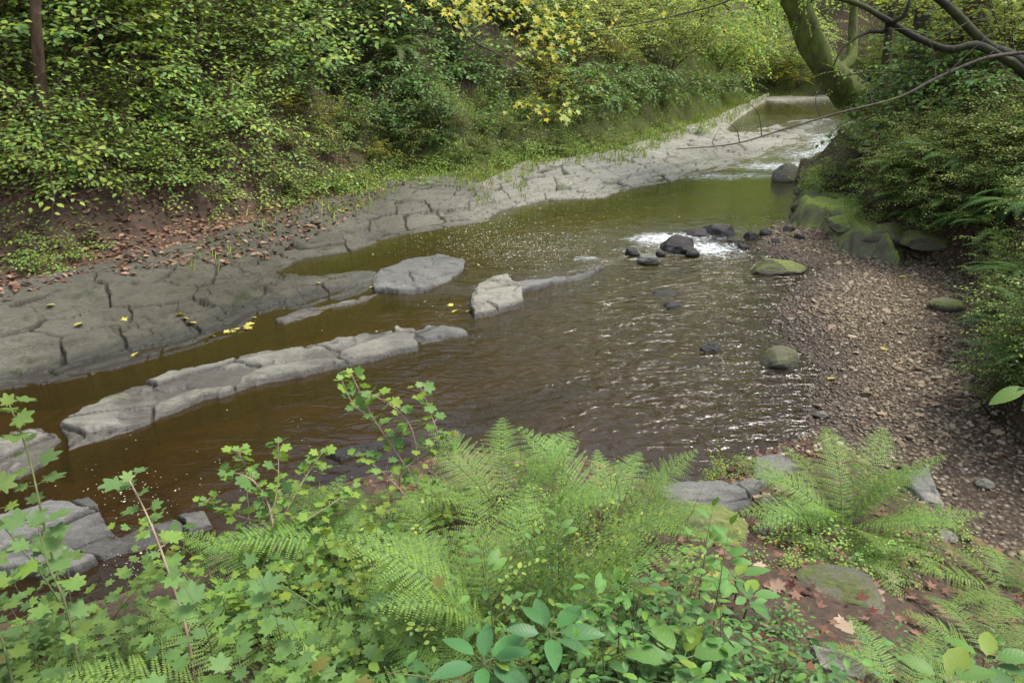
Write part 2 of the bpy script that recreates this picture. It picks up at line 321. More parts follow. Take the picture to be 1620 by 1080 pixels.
M['fernd'] = leaf_mat('dark_fern_leaf', [(.06, .14, .03), (.09, .19, .04)], trans=.35)
M['feather'] = leaf_mat('pale_fern_leaf', [(.11, .17, .05), (.17, .24, .08)], trans=.4)
M['currant'] = leaf_mat('currant_leaf', [(.07, .15, .025), (.10, .20, .035), (.15, .25, .045), (.20, .26, .05)], .45, .4, True)
M['maple'] = leaf_mat('sapling_leaf', [(.08, .155, .035), (.115, .20, .048), (.16, .24, .055)], .5, .4, True)
M['laurel'] = leaf_mat('laurel_leaf', [(.045, .13, .04), (.065, .165, .05)], .4, .25, True)
M['bramble'] = leaf_mat('bramble_leaf', [(.05, .13, .03), (.08, .18, .04), (.12, .22, .05)], .45, .3, True)
M['grass'] = leaf_mat('grass_blade', [(.12, .20, .03), (.18, .27, .04), (.26, .32, .06), (.32, .32, .10)], .6, .4)
M['litter'] = leaf_mat('dead_leaf', [(.05, .025, .015), (.10, .05, .03), (.16, .085, .05), (.22, .14, .085), (.12, .045, .03)], .8, .1, False, .15)
M['litter2'] = leaf_mat('russet_leaf', [(.06, .028, .018), (.12, .055, .032), (.17, .10, .06), (.25, .17, .11), (.13, .06, .035)], .8, .1, False, .15)
M['dry'] = leaf_mat('fallen_tan_leaf', [(.25, .17, .10), (.33, .25, .17), (.22, .12, .07)], .7, .15, False, .2)
M['gold'] = leaf_mat('fallen_yellow_leaf', [(.34, .29, .06), (.42, .36, .08)], .6, .2, False, .2)
M['stem'] = bark_mat('brown_stem', (.06, .04, .025), (.15, .105, .07))
M['tan'] = bark_mat('tan_stem', (.18, .13, .085), (.33, .26, .18))
M['gstem'] = bark_mat('green_stem', (.07, .09, .03), (.13, .15, .06))
M['bark'] = bark_mat('bark', (.03, .025, .018), (.08, .065, .048), .25)
M['mbark'] = bark_mat('mossy_bark', (.028, .024, .014), (.075, .062, .038), .75, (.055, .062, .014), .6)
M['mbark2'] = bark_mat('mossy_trunk_bark', (.045, .038, .022), (.12, .10, .065), .8, (.10, .12, .03), .6)
M['dbark'] = bark_mat('dark_bark', (.010, .009, .006), (.028, .024, .016), .45, (.035, .042, .010), .8)
M['rbark'] = bark_mat('brown_bark', (.045, .028, .018), (.11, .07, .042))
m, t = mat('pebbles'); g = N(t); rnd = g.n('ShaderNodeNewGeometry').outputs['Random Per Island']
bc = g.ramp(rnd, [(.0, (.075, .054, .032)), (.3, (.16, .12, .073)), (.6, (.235, .18, .112)), (.85, (.29, .235, .16)), (1.0, (.38, .33, .24))])
pz = g.sep(g.pos())[2]; wt = g.ramp(g.m('ADD', pz, .0), [(.02, 1.0), (.075, 0.0)])
bc = g.mix(wt, bc, g.mix(1.0, bc, (.36, .34, .36, 1), 'MULTIPLY'))
bc = g.mix(g.m('MULTIPLY', g.noise(120, 3, .7), .4), bc, (.05, .04, .03)); g.out(g.bsdf(bc, g.m('SUBTRACT', .85, g.m('MULTIPLY', wt, .5)), .4)); M['pebble'] = m

# ------------------------------------------------------------------ mesh helpers
def mk(name, V, F, m, parent=None, smooth=False, uv=None, attr=None, link=True):
    V = np.asarray(V, np.float32); F = np.asarray(F, np.int32); k = F.shape[1]
    me = bpy.data.meshes.new(name); me.vertices.add(len(V)); me.vertices.foreach_set('co', V.ravel())
    me.loops.add(F.size); me.loops.foreach_set('vertex_index', F.ravel())
    me.polygons.add(len(F)); me.polygons.foreach_set('loop_start', np.arange(0, F.size, k, dtype=np.int32))
    try: me.polygons.foreach_set('loop_total', np.full(len(F), k, np.int32))
    except Exception: pass
    if uv is not None:
        l = me.uv_layers.new(name='UVMap'); l.data.foreach_set('uv', np.asarray(uv, np.float32)[F.ravel()].ravel())
    if attr is not None:
        a_ = me.attributes.new(attr[0], 'FLOAT_VECTOR', 'POINT'); a_.data.foreach_set('vector', np.asarray(attr[1], np.float32).ravel())
    me.update(calc_edges=True); me.validate()
    if smooth: me.polygons.foreach_set('use_smooth', np.ones(len(me.polygons), bool))
    me.materials.append(m)
    o = bpy.data.objects.new(name, me)
    if link: col.objects.link(o)
    if parent: o.parent = parent
    return o
def tag(o, label=None, cat=None, group=None, kind=None):
    if label: o['label'] = label
    if cat: o['category'] = cat
    if group: o['group'] = group
    if kind: o['kind'] = kind
    return o
def empty(name, loc=(0, 0, 0), rz=0, s=1):
    o = bpy.data.objects.new(name, None); o.empty_display_size = .1; col.objects.link(o); o.location = loc; o.rotation_euler = (0, 0, rz); o.scale = (s, s, s); return o
def copy_tree(o, parent=None):
    c = o.copy(); col.objects.link(c); c.parent = parent
    for ch in list(o.children): copy_tree(ch, c)
    return c
class MBld:                          # collects triangles
    def __init__(s): s.V = []; s.F = []; s.U = []; s.n = 0
    def add(s, V, F, U=None):
        V = np.asarray(V, float); F = np.asarray(F, int); s.V.append(V); s.F.append(F + s.n); s.n += len(V); s.U.append(np.zeros((len(V), 2)) if U is None else U)
    def tube(s, pts, rad, k=5):
        pts = np.asarray(pts, float); n = len(pts); rad = np.broadcast_to(rad, n) if np.ndim(rad) == 0 else np.asarray(rad)
        tn = np.gradient(pts, axis=0); tn /= np.linalg.norm(tn, axis=1)[:, None] + 1e-9
        ref = np.array([0, 0, 1.0]) if abs(tn[0][2]) < .8 else np.array([1.0, 0, 0])
        A = np.cross(tn, ref); A /= np.linalg.norm(A, axis=1)[:, None] + 1e-9; B = np.cross(tn, A)
        th = np.linspace(0, 2 * math.pi, k, endpoint=False)
        V = pts[:, None] + rad[:, None, None] * (np.cos(th)[None, :, None] * A[:, None] + np.sin(th)[None, :, None] * B[:, None])
        V = V.reshape(-1, 3); i = np.arange(n - 1)[:, None] * k + np.arange(k)[None]; j = np.arange(n - 1)[:, None] * k + (np.arange(k)[None] + 1) % k
        F = np.concatenate([np.stack([i, j, j + k], -1).reshape(-1, 3), np.stack([i, j + k, i + k], -1).reshape(-1, 3)])
        cap = np.array([[n * k - k + 0, n * k - k + q, n * k - k + q + 1] for q in range(1, k - 1)]); s.add(V, np.concatenate([F, cap]))
    def leaves(s, T, pos, Mx):       # T = (V,F,U); Mx (N,3,3) columns: side, axis, normal (scaled)
        TV, TF, TU = T; pos = np.asarray(pos, float); n = len(pos)
        if n == 0: return
        V = np.einsum('nij,kj->nki', Mx, TV) + pos[:, None]; F = TF[None] + (np.arange(n) * len(TV))[:, None, None]
        s.add(V.reshape(-1, 3), F.reshape(-1, 3), np.tile(TU, (n, 1)))
    def build(s, name, m, parent=None, smooth=False, uv=False, link=True):
        return mk(name, np.concatenate(s.V), np.concatenate(s.F), m, parent, smooth, np.concatenate(s.U) if uv else None, None, link)
def frames(ax, nr, size):            # leaf matrices from axis and rough normal
    ax = ax / (np.linalg.norm(ax, axis=1)[:, None] + 1e-9); sd_ = np.cross(ax, nr); sd_ /= np.linalg.norm(sd_, axis=1)[:, None] + 1e-9
    nn = np.cross(sd_, ax); return np.stack([sd_, ax, nn], -1) * np.asarray(size)[:, None, None]
# leaf templates, length 1 along +Y
def T_ell(w=.55, n=3, fold=.12, droop=.15, serr=0.0, tipp=1.0):
    ys = np.linspace(0, 1, n + 2); mid = np.array([(0, y, -droop * y * y) for y in ys]); V = [tuple(v) for v in mid]; U = [(.5, y) for y in ys]; F = []
    prof = lambda y: w * .5 * math.sin(math.pi * y ** .85) ** .8 * tipp
    L, Rr = [0], [0]
    for i in range(1, n + 1):
        y = ys[i]; ww = prof(y) * (1 + (serr if i % 2 else -serr))
        V.append((-ww, y + serr * .1, fold * ww * 2 - droop * y * y)); U.append((.5 - ww, y)); L.append(len(V) - 1)
        V.append((ww, y + serr * .1, fold * ww * 2 - droop * y * y)); U.append((.5 + ww, y)); Rr.append(len(V) - 1)
    L.append(n + 1); Rr.append(n + 1)
    for i in range(n + 1):
        for S, fl in ((L, False), (Rr, True)):
            a, b, c_, d = i, i + 1, S[i + 1], S[i]
            for tri in ((a, b, c_), (a, c_, d)):
                if len(set(tri)) == 3: F.append(tri if fl else tri[::-1])
    return np.array(V), np.array(F), np.array(U)
def T_lobed(lobes, notch=.5, depth=.1, crenate=0.0, sub=3):   # lobes: list of (angle deg from axis, radius)
    ang, rad = [], []
    full = [(-a, r) for a, r in lobes[::-1] if a > 0] + list(lobes)
    for i, (a, r) in enumerate(full):
        ang.append(a); rad.append(r)
        if i < len(full) - 1:
            a2, r2 = full[i + 1]
            for q in range(1, sub + 1):
                f = q / (sub + 1); ang.append(a + (a2 - a) * f); base = notch * min(r, r2) + (1 - notch) * (r + (r2 - r) * f) * (abs(f - .5) * 2) ** .55
                rad.append(base * (1 + crenate * (1 if q % 2 else -1)))
    V = [(0, .18, 0)]; U = [(.5, .18)]
    for a, r in zip(ang, rad):
        x, y = r * math.sin(R(a)), .18 + r * math.cos(R(a)); V.append((x, y, depth * (abs(x) * .8) - .12 * y * y)); U.append((.5 + x, y))
    V.append((0, 0.05, 0)); U.append((.5, 0)); n = len(V)
    F = [(0, i + 1, i) for i in range(1, n - 2)] + [(0, 1, n - 1), (0, n - 1, n - 2)]
    return np.array(V), np.array(F), np.array(U)
TL_lo = T_ell(.62, 1, .10, .15); TL = T_ell(.62, 2, .10, .2); TL_hi = T_ell(.5, 7, .10, .25, .06); TL_smooth = T_ell(.42, 6, .12, .22)
TL_maple = T_lobed([(0, .74), (48, .66), (100, .50), (145, .32)], .66, .14, .05, 5)
TL_maple_lo = T_lobed([(0, .82), (50, .66), (110, .42)], .5, .12, 0, 1)
TL_cur = T_lobed([(0, .66), (55, .60), (112, .48), (150, .3)], .78, .12, .06, 3)

# ------------------------------------------------------------------ terrain
def polar(az0, az1, naz, r0, r1, nr):
    a = np.linspace(R(az0), R(az1), naz); r = np.geomspace(r0, r1, nr); A, RR = np.meshgrid(a, r); return RR * np.sin(A), RR * np.cos(A)
def quads(nr, na):
    i = np.arange((nr - 1) * na).reshape(nr - 1, na)[:, :-1].ravel(); return np.stack([i, i + 1, i + 1 + na, i + na], -1)
az = np.concatenate([np.linspace(-150, -48, 60, endpoint=False), np.linspace(-48, 46, 900), np.linspace(46, 150, 61)[1:]])
rr = np.concatenate([np.geomspace(.25, 1.1, 14, endpoint=False), np.geomspace(1.1, 45, 760), np.geomspace(45, 150, 40)[1:]])
A_, R_ = np.meshgrid(np.radians(az), rr); gX, gY = R_ * np.sin(A_), R_ * np.cos(A_)
gZ = soil_h(gX, gY) + .01 * fbm(gX * 12, gY * 12, 90, 3)
dU = sdp(gX, gY, UL, ULc); dN = sdp(gX, gY, NL, NLc); dR = sdp(gX, gY, RL, RLc); dG = sdp(gX, gY, GW, GWc)
gZ = np.where((dU < 0) & (dU > -1.0), np.minimum(gZ, .42 + dU * .9 - .1), gZ)
zone = np.stack([ss(-1.3, -.4, dG) * (dU < 0) * ss(.9, 0, np.maximum(dN - .15 * (gX - 1), 0)), np.maximum(ss(-.1, .15, dU), np.maximum(ss(.0, .5, dN), ss(-.1, .15, dR))),
                 np.clip(.62 * ss(0, .4, dU) * ss(5, 8, gY + .0 * gX) * ss(-6, -1.5, gX) * ss(3.5, 1.5, dU) + .45 * ss(.2, 1, dR) + .25 * ss(.3, .6, dN) * (gX < 2) , 0, 1)], -1)
tag(mk('ground', np.stack([gX, gY, gZ], -1).reshape(-1, 3), quads(len(rr), len(az)), M['ground'], None, True, None, ('zone', zone.reshape(-1, 3))),
    'stream bed, gravel bar and wooded banks', 'ground', None, 'structure')
# rock shelf
def patch(keep, zf, az0, az1, r0, r1, da, dr):
    na = max(8, int((az1 - az0) / da)); nr = max(8, int(math.log(r1 / r0) / dr)); x, y = polar(az0, az1, na, r0, r1, nr)
    z, k = zf(x, y); k = k.ravel(); Q = quads(nr, na); Q = Q[k[Q].any(1)]
    u, inv = np.unique(Q.ravel(), return_inverse=True); V = np.stack([x, y, z], -1).reshape(-1, 3)[u]; return V, inv.reshape(-1, 4)
def zf_shelf(x, y):
    z, s_, q = shelf_top(x, y); return np.where(s_ > -.03, z, z - .30), s_ > -.03
V, F = patch(None, zf_shelf, -50, 32, 3.2, 40, .075, .0024)
darkish = np.stack([ss(1.6, -3.6, V[:, 0] - .12 * (V[:, 1] - 6)) * .9 + .2 * fbm(V[:, 0] * .8, V[:, 1] * .8, 66), shelf_top(V[:, 0], V[:, 1], True), 0 * V[:, 0]], -1)  # first channel darkens the stone towards the left, second marks the cracks
tag(mk('rock_shelf', V, F, M['shelf'], None, True, None, ('darkish', np.clip(darkish, 0, 1))), 'cracked grey sandstone shelf sloping into the stream', 'rock shelf', None, 'structure')

def slab(name, pts, ztop, m, label, cat='rock ledge', tilt=0.0, zb=-.45, crack=.6, seed=3, edge=.035, rel=False, group=None, rough=1.0):
    L = PL(pts, ztop + (.25 if rel else 0)); cx, cy = L.mean(0); r = np.hypot(L[:, 0], L[:, 1]); aa = np.degrees(np.arctan2(L[:, 0], L[:, 1]))
    def zf(x, y):
        jx = x + .09 * fbm(x * 3.5, y * 3.5, seed + 2) * rough; jy = y + .09 * fbm(x * 3.5, y * 3.5, seed + 8) * rough
        s_ = np.where(inside(jx, jy, L), 1, -1) * dist_line(jx, jy, np.vstack([L, L[:1]]))
        ca, sa = math.cos(.5), math.sin(.5); u = x * ca + y * sa; v = -x * sa + y * ca
        f1, f2, c_ = voro(u * 1.3 + .2 * fbm(x * 2, y * 2, seed), v * 2.4, seed + 5); b_ = gsamp(GT, x, y) if rel else 0
        top = b_ + ztop + .07 * (c_ - .5) * crack + .035 * rough * fbm(x * 2.2, y * 2.2, seed) + .014 * fbm(x * 10, y * 10, seed + 4) - .06 * crack * ss(.06, .01, f2 - f1) + tilt * (y - cy)
        top = top - .022 * rough * ss(.12, 0, s_); hh = (top + .02 * fbm(x * 4, y * 4, seed + 6)) / .035; fr_ = hh - np.floor(hh); top = top * .35 + .65 * ((np.floor(hh) + ss(.7, 1, fr_)) * .035)
        zb_ = b_ - .15 if rel else zb; return zb_ + (top - zb_ + 0 * x) * ss(-edge, edge * .6, s_), s_ > -edge * 1.1
    V, F = patch(None, zf, aa.min() - 1.5, aa.max() + 1.5, r.min() * .95, r.max() * 1.05, .09, .0028)
    c0 = np.array([cx, cy, -.2]); X_, Y_ = V[:, 0], V[:, 1]; ca, sa = math.cos(.5), math.sin(.5); f1, f2, _ = voro((X_ * ca + Y_ * sa) * 1.3 + .2 * fbm(X_ * 2, Y_ * 2, seed), (-X_ * sa + Y_ * ca) * 2.4, seed + 5)
    ck = ss(.05, .012, f2 - f1) * min(1, crack * 1.2); o = mk(name, V - c0, F, m, None, True, None, ('darkish', np.stack([0 * ck, ck, 0 * ck], -1))); o.location = c0
    tag(o, label, cat, group); return o
slab('rock_ledge', [(98, 662), (168, 617), (250, 588), (330, 573), (400, 557), (470, 543), (540, 532), (620, 516), (652, 519), (664, 546), (620, 553), (540, 572), (470, 588), (400, 602), (330, 622), (240, 655), (170, 684), (105, 705)], .068, M['pale'],
     'long pale stone ledge running diagonally through the brown water', tilt=.02, seed=3, crack=.7)
slab('rock_ledge', [(1200, 158), (1212, 149), (1300, 149), (1400, 151), (1400, 156), (1300, 155), (1225, 160)], .43, M['pale'], 'pale rock lip closing the still pool far upstream', crack=.5, seed=143)
slab('mossy_ledge', [(1266, 318), (1268, 268), (1300, 252), (1345, 240), (1400, 255), (1445, 330), (1425, 378), (1345, 356), (1325, 335)], .46, M['mossg'], 'bright mossy ledge between the rapids and dark undercut', 'mossy ledge', crack=.5, seed=153, rough=1.4, zb=-.2, edge=.30)
slab('rock_slab', [(1303, 254), (1312, 236), (1345, 224), (1388, 224), (1392, 262), (1340, 262)], .62, M['mossy'], 'mossy stone block under the leaning tree beside the rapids', 'rock slab', crack=.6, seed=163, zb=-.2)
slab('rock_ledge', [(650, 523), (700, 510), (728, 514), (740, 525), (712, 530), (668, 541)], .05, M['grey'], 'small grey ledge tip with yellow leaves at the end of the pale ledge', seed=13)
slab('rock_ledge', [(-80, 700), (0, 678), (60, 668), (100, 686), (72, 722), (30, 750), (-60, 775)], .055, M['pale'], 'stone ledge cut off by the left edge of the photo behind sapling', seed=23)
slab('rock_slab', [(583, 452), (598, 422), (640, 407), (700, 401), (737, 409), (728, 428), (700, 445), (640, 456)], .095, M['grey'], 'flat grey slab with mossy patch beside the foam specked water', 'rock slab', crack=.3, seed=33)
slab('rock_ledge', [(742, 476), (744, 456), (772, 436), (800, 430), (832, 448), (826, 470), (775, 486), (750, 492)], .11, M['pale'], 'hump backed pale rock in the middle of the stream', 'rock', crack=.5, seed=43)
slab('rock_ledge', [(800, 442), (860, 436), (930, 422), (960, 414), (940, 428), (880, 444), (820, 457)], .07, M['grey'], 'narrow wet ledge trailing from the hump backed rock towards rapids', crack=.5, seed=53)
slab('rock_ledge', [(685, 655), (740, 628), (800, 614), (870, 600), (940, 584), (935, 592), (870, 608), (800, 628), (745, 645), (700, 663)], -.012, M['dark'], 'low dark ledge barely breaking the water surface', crack=.4, seed=63, rough=.6)
slab('rock_ledge', [(500, 708), (580, 690), (640, 686), (650, 696), (590, 706), (530, 724)], .05, M['dark'], 'dark ledge half hidden behind the round leaved branch', seed=73)
slab('rock_slab', [(-60, 835), (0, 815), (60, 798), (140, 782), (166, 822), (190, 836), (230, 820), (330, 803), (345, 830), (262, 852), (185, 872), (120, 905), (60, 912), (-60, 900)], .05, M['grey'], 'broken blue grey slabs by the near bank seen through saplings', 'rock slab', crack=1.3, seed=83, rough=.6)
slab('rock_ledge', [(430, 505), (470, 486), (560, 470), (600, 458), (590, 470), (520, 486), (450, 508)], .04, M['rock'], 'low broken ledge strewn with yellow leaves below the shelf', seed=93)
slab('rock_slab', [(1038, 790), (1085, 756), (1140, 757), (1180, 785), (1186, 820), (1120, 848), (1045, 842)], .07, M['grey'], 'flat grey slab at the near water edge behind fronds', 'rock slab', crack=.3, seed=103, rel=True, rough=.5)
slab('rock_slab', [(1188, 718), (1238, 706), (1262, 735), (1215, 765), (1190, 755)], .07, M['grey'], 'squarish grey slab beside the large right fern', 'rock slab', crack=.2, seed=113, rel=True, rough=.4)
slab('rock_slab', [(1150, 765), (1190, 762), (1215, 778), (1188, 797)], .07, M['grey'], 'small grey slab wedged between two larger ones', 'rock slab', crack=.2, seed=123, rel=True, rough=.4)
slab('rock_slab', [(1440, 712), (1486, 694), (1506, 752), (1470, 748)], .07, M['grey'], 'pointed grey slab under the right tip of the large fern', 'rock slab', crack=.2, seed=133, rel=True, rough=.4)

def ico(sub):
    import bmesh
    bm = bmesh.new(); bmesh.ops.create_icosphere(bm, subdivisions=sub, radius=1); V = np.array([v.co[:] for v in bm.verts]); F = np.array([[v.index for v in f.verts] for f in bm.faces]); bm.free(); return V, F
ICO = {k: ico(k) for k in (1, 2, 5)}
def boulder(name, px, py, wpx, hr, m, label, cat='boulder', z=None, yaw=0, dr=.8, seed=1, sink=.35, group=None, flat=.15):
    """px,py: where its middle meets the ground or water; wpx: width in the photograph's pixels"""
    x, y, gz = hit(px, py)
    if z is None: z = max(gz, float(water_z(np.array([x]), np.array([y]))[0]) - .02)
    x, y = P(px, py, z); dist = math.sqrt(x * x + y * y + (CH - z) ** 2); rad = wpx * dist / FPX / 2
    rng = np.random.default_rng(seed); V, F = ICO[5]; V = V.copy()
    for i in range(11):
        n = rng.normal(size=3); n[2] = abs(n[2]) * .8; n /= np.linalg.norm(n); dd = V @ n; lim = rng.uniform(.62, .88); V -= np.maximum(dd - lim, 0)[:, None] * n * .92
    n = .10 * fbm(V[:, 0] * 2 + seed, V[:, 1] * 2 + V[:, 2] * 1.7, seed) + .03 * fbm(V[:, 0] * 8 + V[:, 2] * 5, V[:, 1] * 8, seed + 4)
    V *= (1 + n)[:, None]; V = V * np.array([rad * 1.12, rad * dr * 1.12, rad * hr * 1.3])
    o = mk(name, V, F, m, None, True); o.location = (x, y + rad * dr * .4, z + rad * hr * (1 - sink) * .9); o.rotation_euler = (0, 0, yaw)
    return tag(o, label, cat, group)
boulder('boulder', 1245, 288, 40, .74, M['rock'], 'rounded olive boulder standing in the rapids', seed=2, yaw=.3, dr=.7)
boulder('boulder', 1296, 334, 74, .40, M['olive'], 'flat topped boulder at the corner of the gravel and mossy bank', seed=5, dr=.6)
boulder('boulder', 1230, 434, 76, .34, M['mossy'], 'long moss topped boulder in the shallows downstream of the rapids', seed=8, dr=.45)
boulder('boulder', 1236, 580, 54, .55, M['olive'], 'mossy dark boulder at the edge of the gravel bar', seed=9, dr=.8)
boulder('boulder', 1074, 397, 54, .50, M['dark'], 'black wet boulder splitting the white water', seed=11)
boulder('boulder', 1140, 374, 46, .40, M['dark'], 'wet dark stone just above the white water', seed=12)
boulder('boulder', 1105, 374, 40, .30, M['dark'], 'low reddish wet stone above the white water', seed=14)
boulder('boulder', 1190, 380, 22, .6, M['dark'], 'small pointed black stone right of the white water', seed=15)
boulder('boulder', 1000, 404, 24, .6, M['dark'], 'small dark stone at the left end of the rapids', seed=16)
boulder('boulder', 1028, 415, 36, .35, M['grey'], 'blue grey stone with water running over it', seed=17)
boulder('boulder', 1055, 468, 36, .25, M['dark'], 'dark stone awash in midstream below rapids', seed=18, sink=.6)
boulder('boulder', 1063, 488, 28, .4, M['dark'], 'lower of two dark stones awash in midstream', seed=19, sink=.55)
boulder('boulder', 1126, 557, 32, .45, M['dark'], 'small purple black stone alone in the ripples', seed=20)
boulder('boulder', 1370, 218, 60, .35, M['mossy'], 'small mossy block at the head of the rapids', seed=22)
boulder('boulder', 1282, 306, 44, .6, M['mossg'], 'small mossy boulder where the ledge meets the pool', seed=31, dr=.8)
boulder('boulder', 1352, 366, 60, .5, M['mossg'], 'mossy boulder at the gravel side of the mossy ledge', seed=32, dr=.8)
boulder('boulder', 1412, 384, 74, .42, M['mossy'], 'long mossy boulder at the right end of the mossy ledge', seed=33, dr=.7)
boulder('boulder', 1312, 352, 34, .5, M['mossy'], 'small mossy stone between the ledge and gravel', seed=34, dr=.8)
for i_, (a_, b_, w_) in enumerate(((1160, 386, 20), (1096, 404, 22), (1122, 366, 18), (1060, 377, 18), (1214, 372, 20), (1250, 366, 18), (1176, 394, 16), (1046, 404, 16), (1228, 384, 14), (1266, 378, 16))):
    boulder('stone', a_, b_, w_, .5, M['dark'], 'small wet dark stone among the broken white water', 'stone', seed=240 + i_, group='small stones in the rapids')
boulder('boulder', 1505, 490, 46, .35, M['mossy'], 'mossy half buried stone on the gravel bar', 'stone', seed=25)
boulder('boulder', 1135, 850, 120, .22, M['mossy'], 'moss capped rock on the near bank below the grey slab', 'rock', seed=26, sink=.6)
boulder('boulder', 1340, 948, 120, .10, M['olive'], 'broad flat rock half buried in the path soil', 'rock', seed=27, sink=.9)
boulder('boulder', 1325, 1068, 70, .4, M['rock'], 'round brown stone at the bottom of the path', 'stone', seed=28, sink=.5)
boulder('boulder', 1475, 390, 70, .3, M['mossy'], 'mossy stone tucked under the dark right bank', 'stone', seed=29)

# ------------------------------------------------------------------ water
nA, nR = 800, 760; x, y = polar(-50, 42, nA, 1.3, 55, nR); W = water_z(x, y)
d1 = sdp(x, y, M1, M1c); rip = .05 + 0 * x
def blob(px, py, rx, ry=None, z=0):
    cx, cy = P(px, py, z); ry = ry or rx; return np.exp(-(((x - cx) / rx) ** 2 + ((y - cy) / ry) ** 2))
rip = np.clip(rip + .95 * blob(1120, 520, 1.6, 1.7) + .7 * blob(1080, 620, 1.5, 1.0) + .35 * blob(880, 480, 1.5, 1.3) + .8 * blob(1100, 395, 1.2, 1.0) + .8 * blob(1180, 440, 1.4, 1.3) + .25 * blob(1150, 680, .9, .5)
              + .9 * ss(.5, 4, sdp(x, y, M2, M2c)) * ss(-3.5, -.5, x - P(1150, 240)[0]) * ss(28, 23, y) + .2 * blob(900, 400, 1.3), 0, 1)
foam = np.clip(1.15 * blob(1125, 398, .50, .28) + 1.1 * blob(1035, 386, .38, .30) + .75 * blob(1080, 380, .8, .3) + .7 * blob(925, 415, .22, .16) + .55 * blob(1270, 372, .45, .25) + .5 * blob(1030, 412, .3, .1) + .42 * blob(1000, 402, .6, .2)
               + .8 * blob(1215, 262, 1.0, .7, .1) + .55 * blob(1300, 262, .8, 1.0, .1) + .7 * blob(1325, 225, .8, 2.0, .3) + .55 * blob(1285, 240, 1.2, .8, .2) + .5 * blob(1130, 282, 1.0, .35, .05) + .5 * blob(1190, 278, 1.2, .3, .05) + .4 * blob(1335, 200, 1.5, 2.5, .38), 0, 1)
W = W + .014 * rip * fbm(x * 5 + y * 2, y * 6, 101, 3) + .05 * np.clip(foam, 0, 1) * fbm(x * 4, y * 7, 111, 3) + .03 * foam
sh = ss(-.9, .0, sdp(x, y, GW, GWc))
keep = (soil_h(x, y) < W + .06).ravel(); Q = quads(nR, nA); Q = Q[keep[Q].any(1)]; u, inv = np.unique(Q.ravel(), return_inverse=True)
tag(mk('water', np.stack([x, y, W], -1).reshape(-1, 3)[u], inv.reshape(-1, 4), M['water'], None, True, None, ('flow', np.stack([rip, np.clip(foam * .62 + .22 * foam * ss(13, 17, y), 0, .72), sh], -1).reshape(-1, 3)[u])),
    'brown peaty stream with riffles and small rapids', 'stream', None, 'structure')
# foam flecks drifting on the pool
rng = np.random.default_rng(5); fb = MBld(); TH = np.linspace(0, 2 * math.pi, 6, endpoint=False)
TD = (np.array([(0, 0, .12)] + [(math.cos(a), math.sin(a), 0) for a in TH]), np.array([(0, i + 1, (i + 1) % 6 + 1) for i in range(6)]), np.zeros((7, 2)))
pp = []
for (cx, cy, sx, sy, n) in ((790, 385, 75, 22, 1100), (860, 400, 50, 14, 350), (870, 350, 110, 25, 260), (700, 410, 50, 22, 140), (960, 300, 120, 18, 120), (660, 480, 110, 30, 50), (900, 520, 160, 70, 20), (200, 770, 60, 22, 90), (420, 720, 120, 40, 30), (230, 880, 50, 20, 120)):
    q = rng.normal(size=(n, 2)) * (sx, sy) + (cx, cy); pp += [tuple(v) for v in q if 150 < v[1] < 960]
pos = []; siz = []
for a, b in pp:
    x0, y0 = P(a, b, .02); z0 = gsamp(GT, x0, y0); wz = float(water_z(np.array([x0]), np.array([y0]))[0])
    if z0 < wz: pos.append((x0, y0, wz + .006)); siz.append(rng.uniform(.0020, .0050) * (.35 + .11 * y0) * (2 if rng.random() < .04 else 1))
siz = np.array(siz); a = rng.uniform(0, 6.28, len(siz)); z_ = 0 * a
Mx = np.stack([np.stack([np.cos(a) * 1.3, -np.sin(a), z_], -1), np.stack([np.sin(a) * 1.3, np.cos(a), z_], -1), np.stack([z_, z_, z_ + 1], -1)], 1) * siz[:, None, None]
fb.leaves(TD, pos, Mx); tag(fb.build('foam_flecks', M['foam']), 'pale specks of foam drifting on the brown pool', 'foam', None, 'stuff')

# ------------------------------------------------------------------ gravel
rng = np.random.default_rng(8)
def pebbles(name, n, region, smin, smax, label, sub, m=M['pebble'], emb=.35):
    V0, F0 = ICO[sub]; px = rng.uniform(region[0], region[2], n * 3); k = rng.uniform(0, 1, n * 3)
    x0, y0 = region[4:6]; x1, y1 = region[6:8]; X = rng.uniform(x0, x1, n * 4); Y = rng.uniform(y0, y1, n * 4)
    g1 = sdp(X, Y, GW, GWc); r1 = sdp(X, Y, RL, RLc); n1 = sdp(X, Y, NL, NLc); ok = (g1 > -1.0 * rng.random(len(X)) ** 1.5) & (r1 < .2) & (n1 < .25 + .35 * rng.random(len(X))) & (rng.random(len(X)) < np.clip(.12 + (Y - 3.2) * .33 - .25 * ss(2.2, 3.2, X) * ss(6, 4, Y) + .5 * ss(.4, 0, g1), .06, 1))
    X, Y = X[ok][:n], Y[ok][:n]; Z = gsamp(GT, X, Y); N_ = len(X); s = smin + (smax - smin) * rng.random(N_) ** 3.0; s *= 1 + .35 * fbm(X * 1.2, Y * 1.2, 7)
    sc3 = np.stack([s * rng.uniform(.8, 1.35, N_), s * rng.uniform(.6, 1.0, N_), s * rng.uniform(.3, .65, N_)], -1); a = rng.uniform(0, 6.28, N_)
    J = 1 + .28 * (rng.random((N_, len(V0))) - .5); P0 = V0[None] * sc3[:, None] * J[..., None]
    c, s_ = np.cos(a)[:, None], np.sin(a)[:, None]; tl = rng.normal(0, .25, N_)[:, None]
    Q = np.stack([P0[..., 0] * c - P0[..., 1] * s_ + X[:, None], P0[..., 0] * s_ + P0[..., 1] * c + Y[:, None], P0[..., 2] + P0[..., 0] * tl + Z[:, None] + sc3[:, 2:3] * emb], -1)
    F = F0[None] + (np.arange(N_) * len(V0))[:, None, None]; return tag(mk(name, Q.reshape(-1, 3), F.reshape(-1, 3), m), label, 'gravel', None, 'stuff')
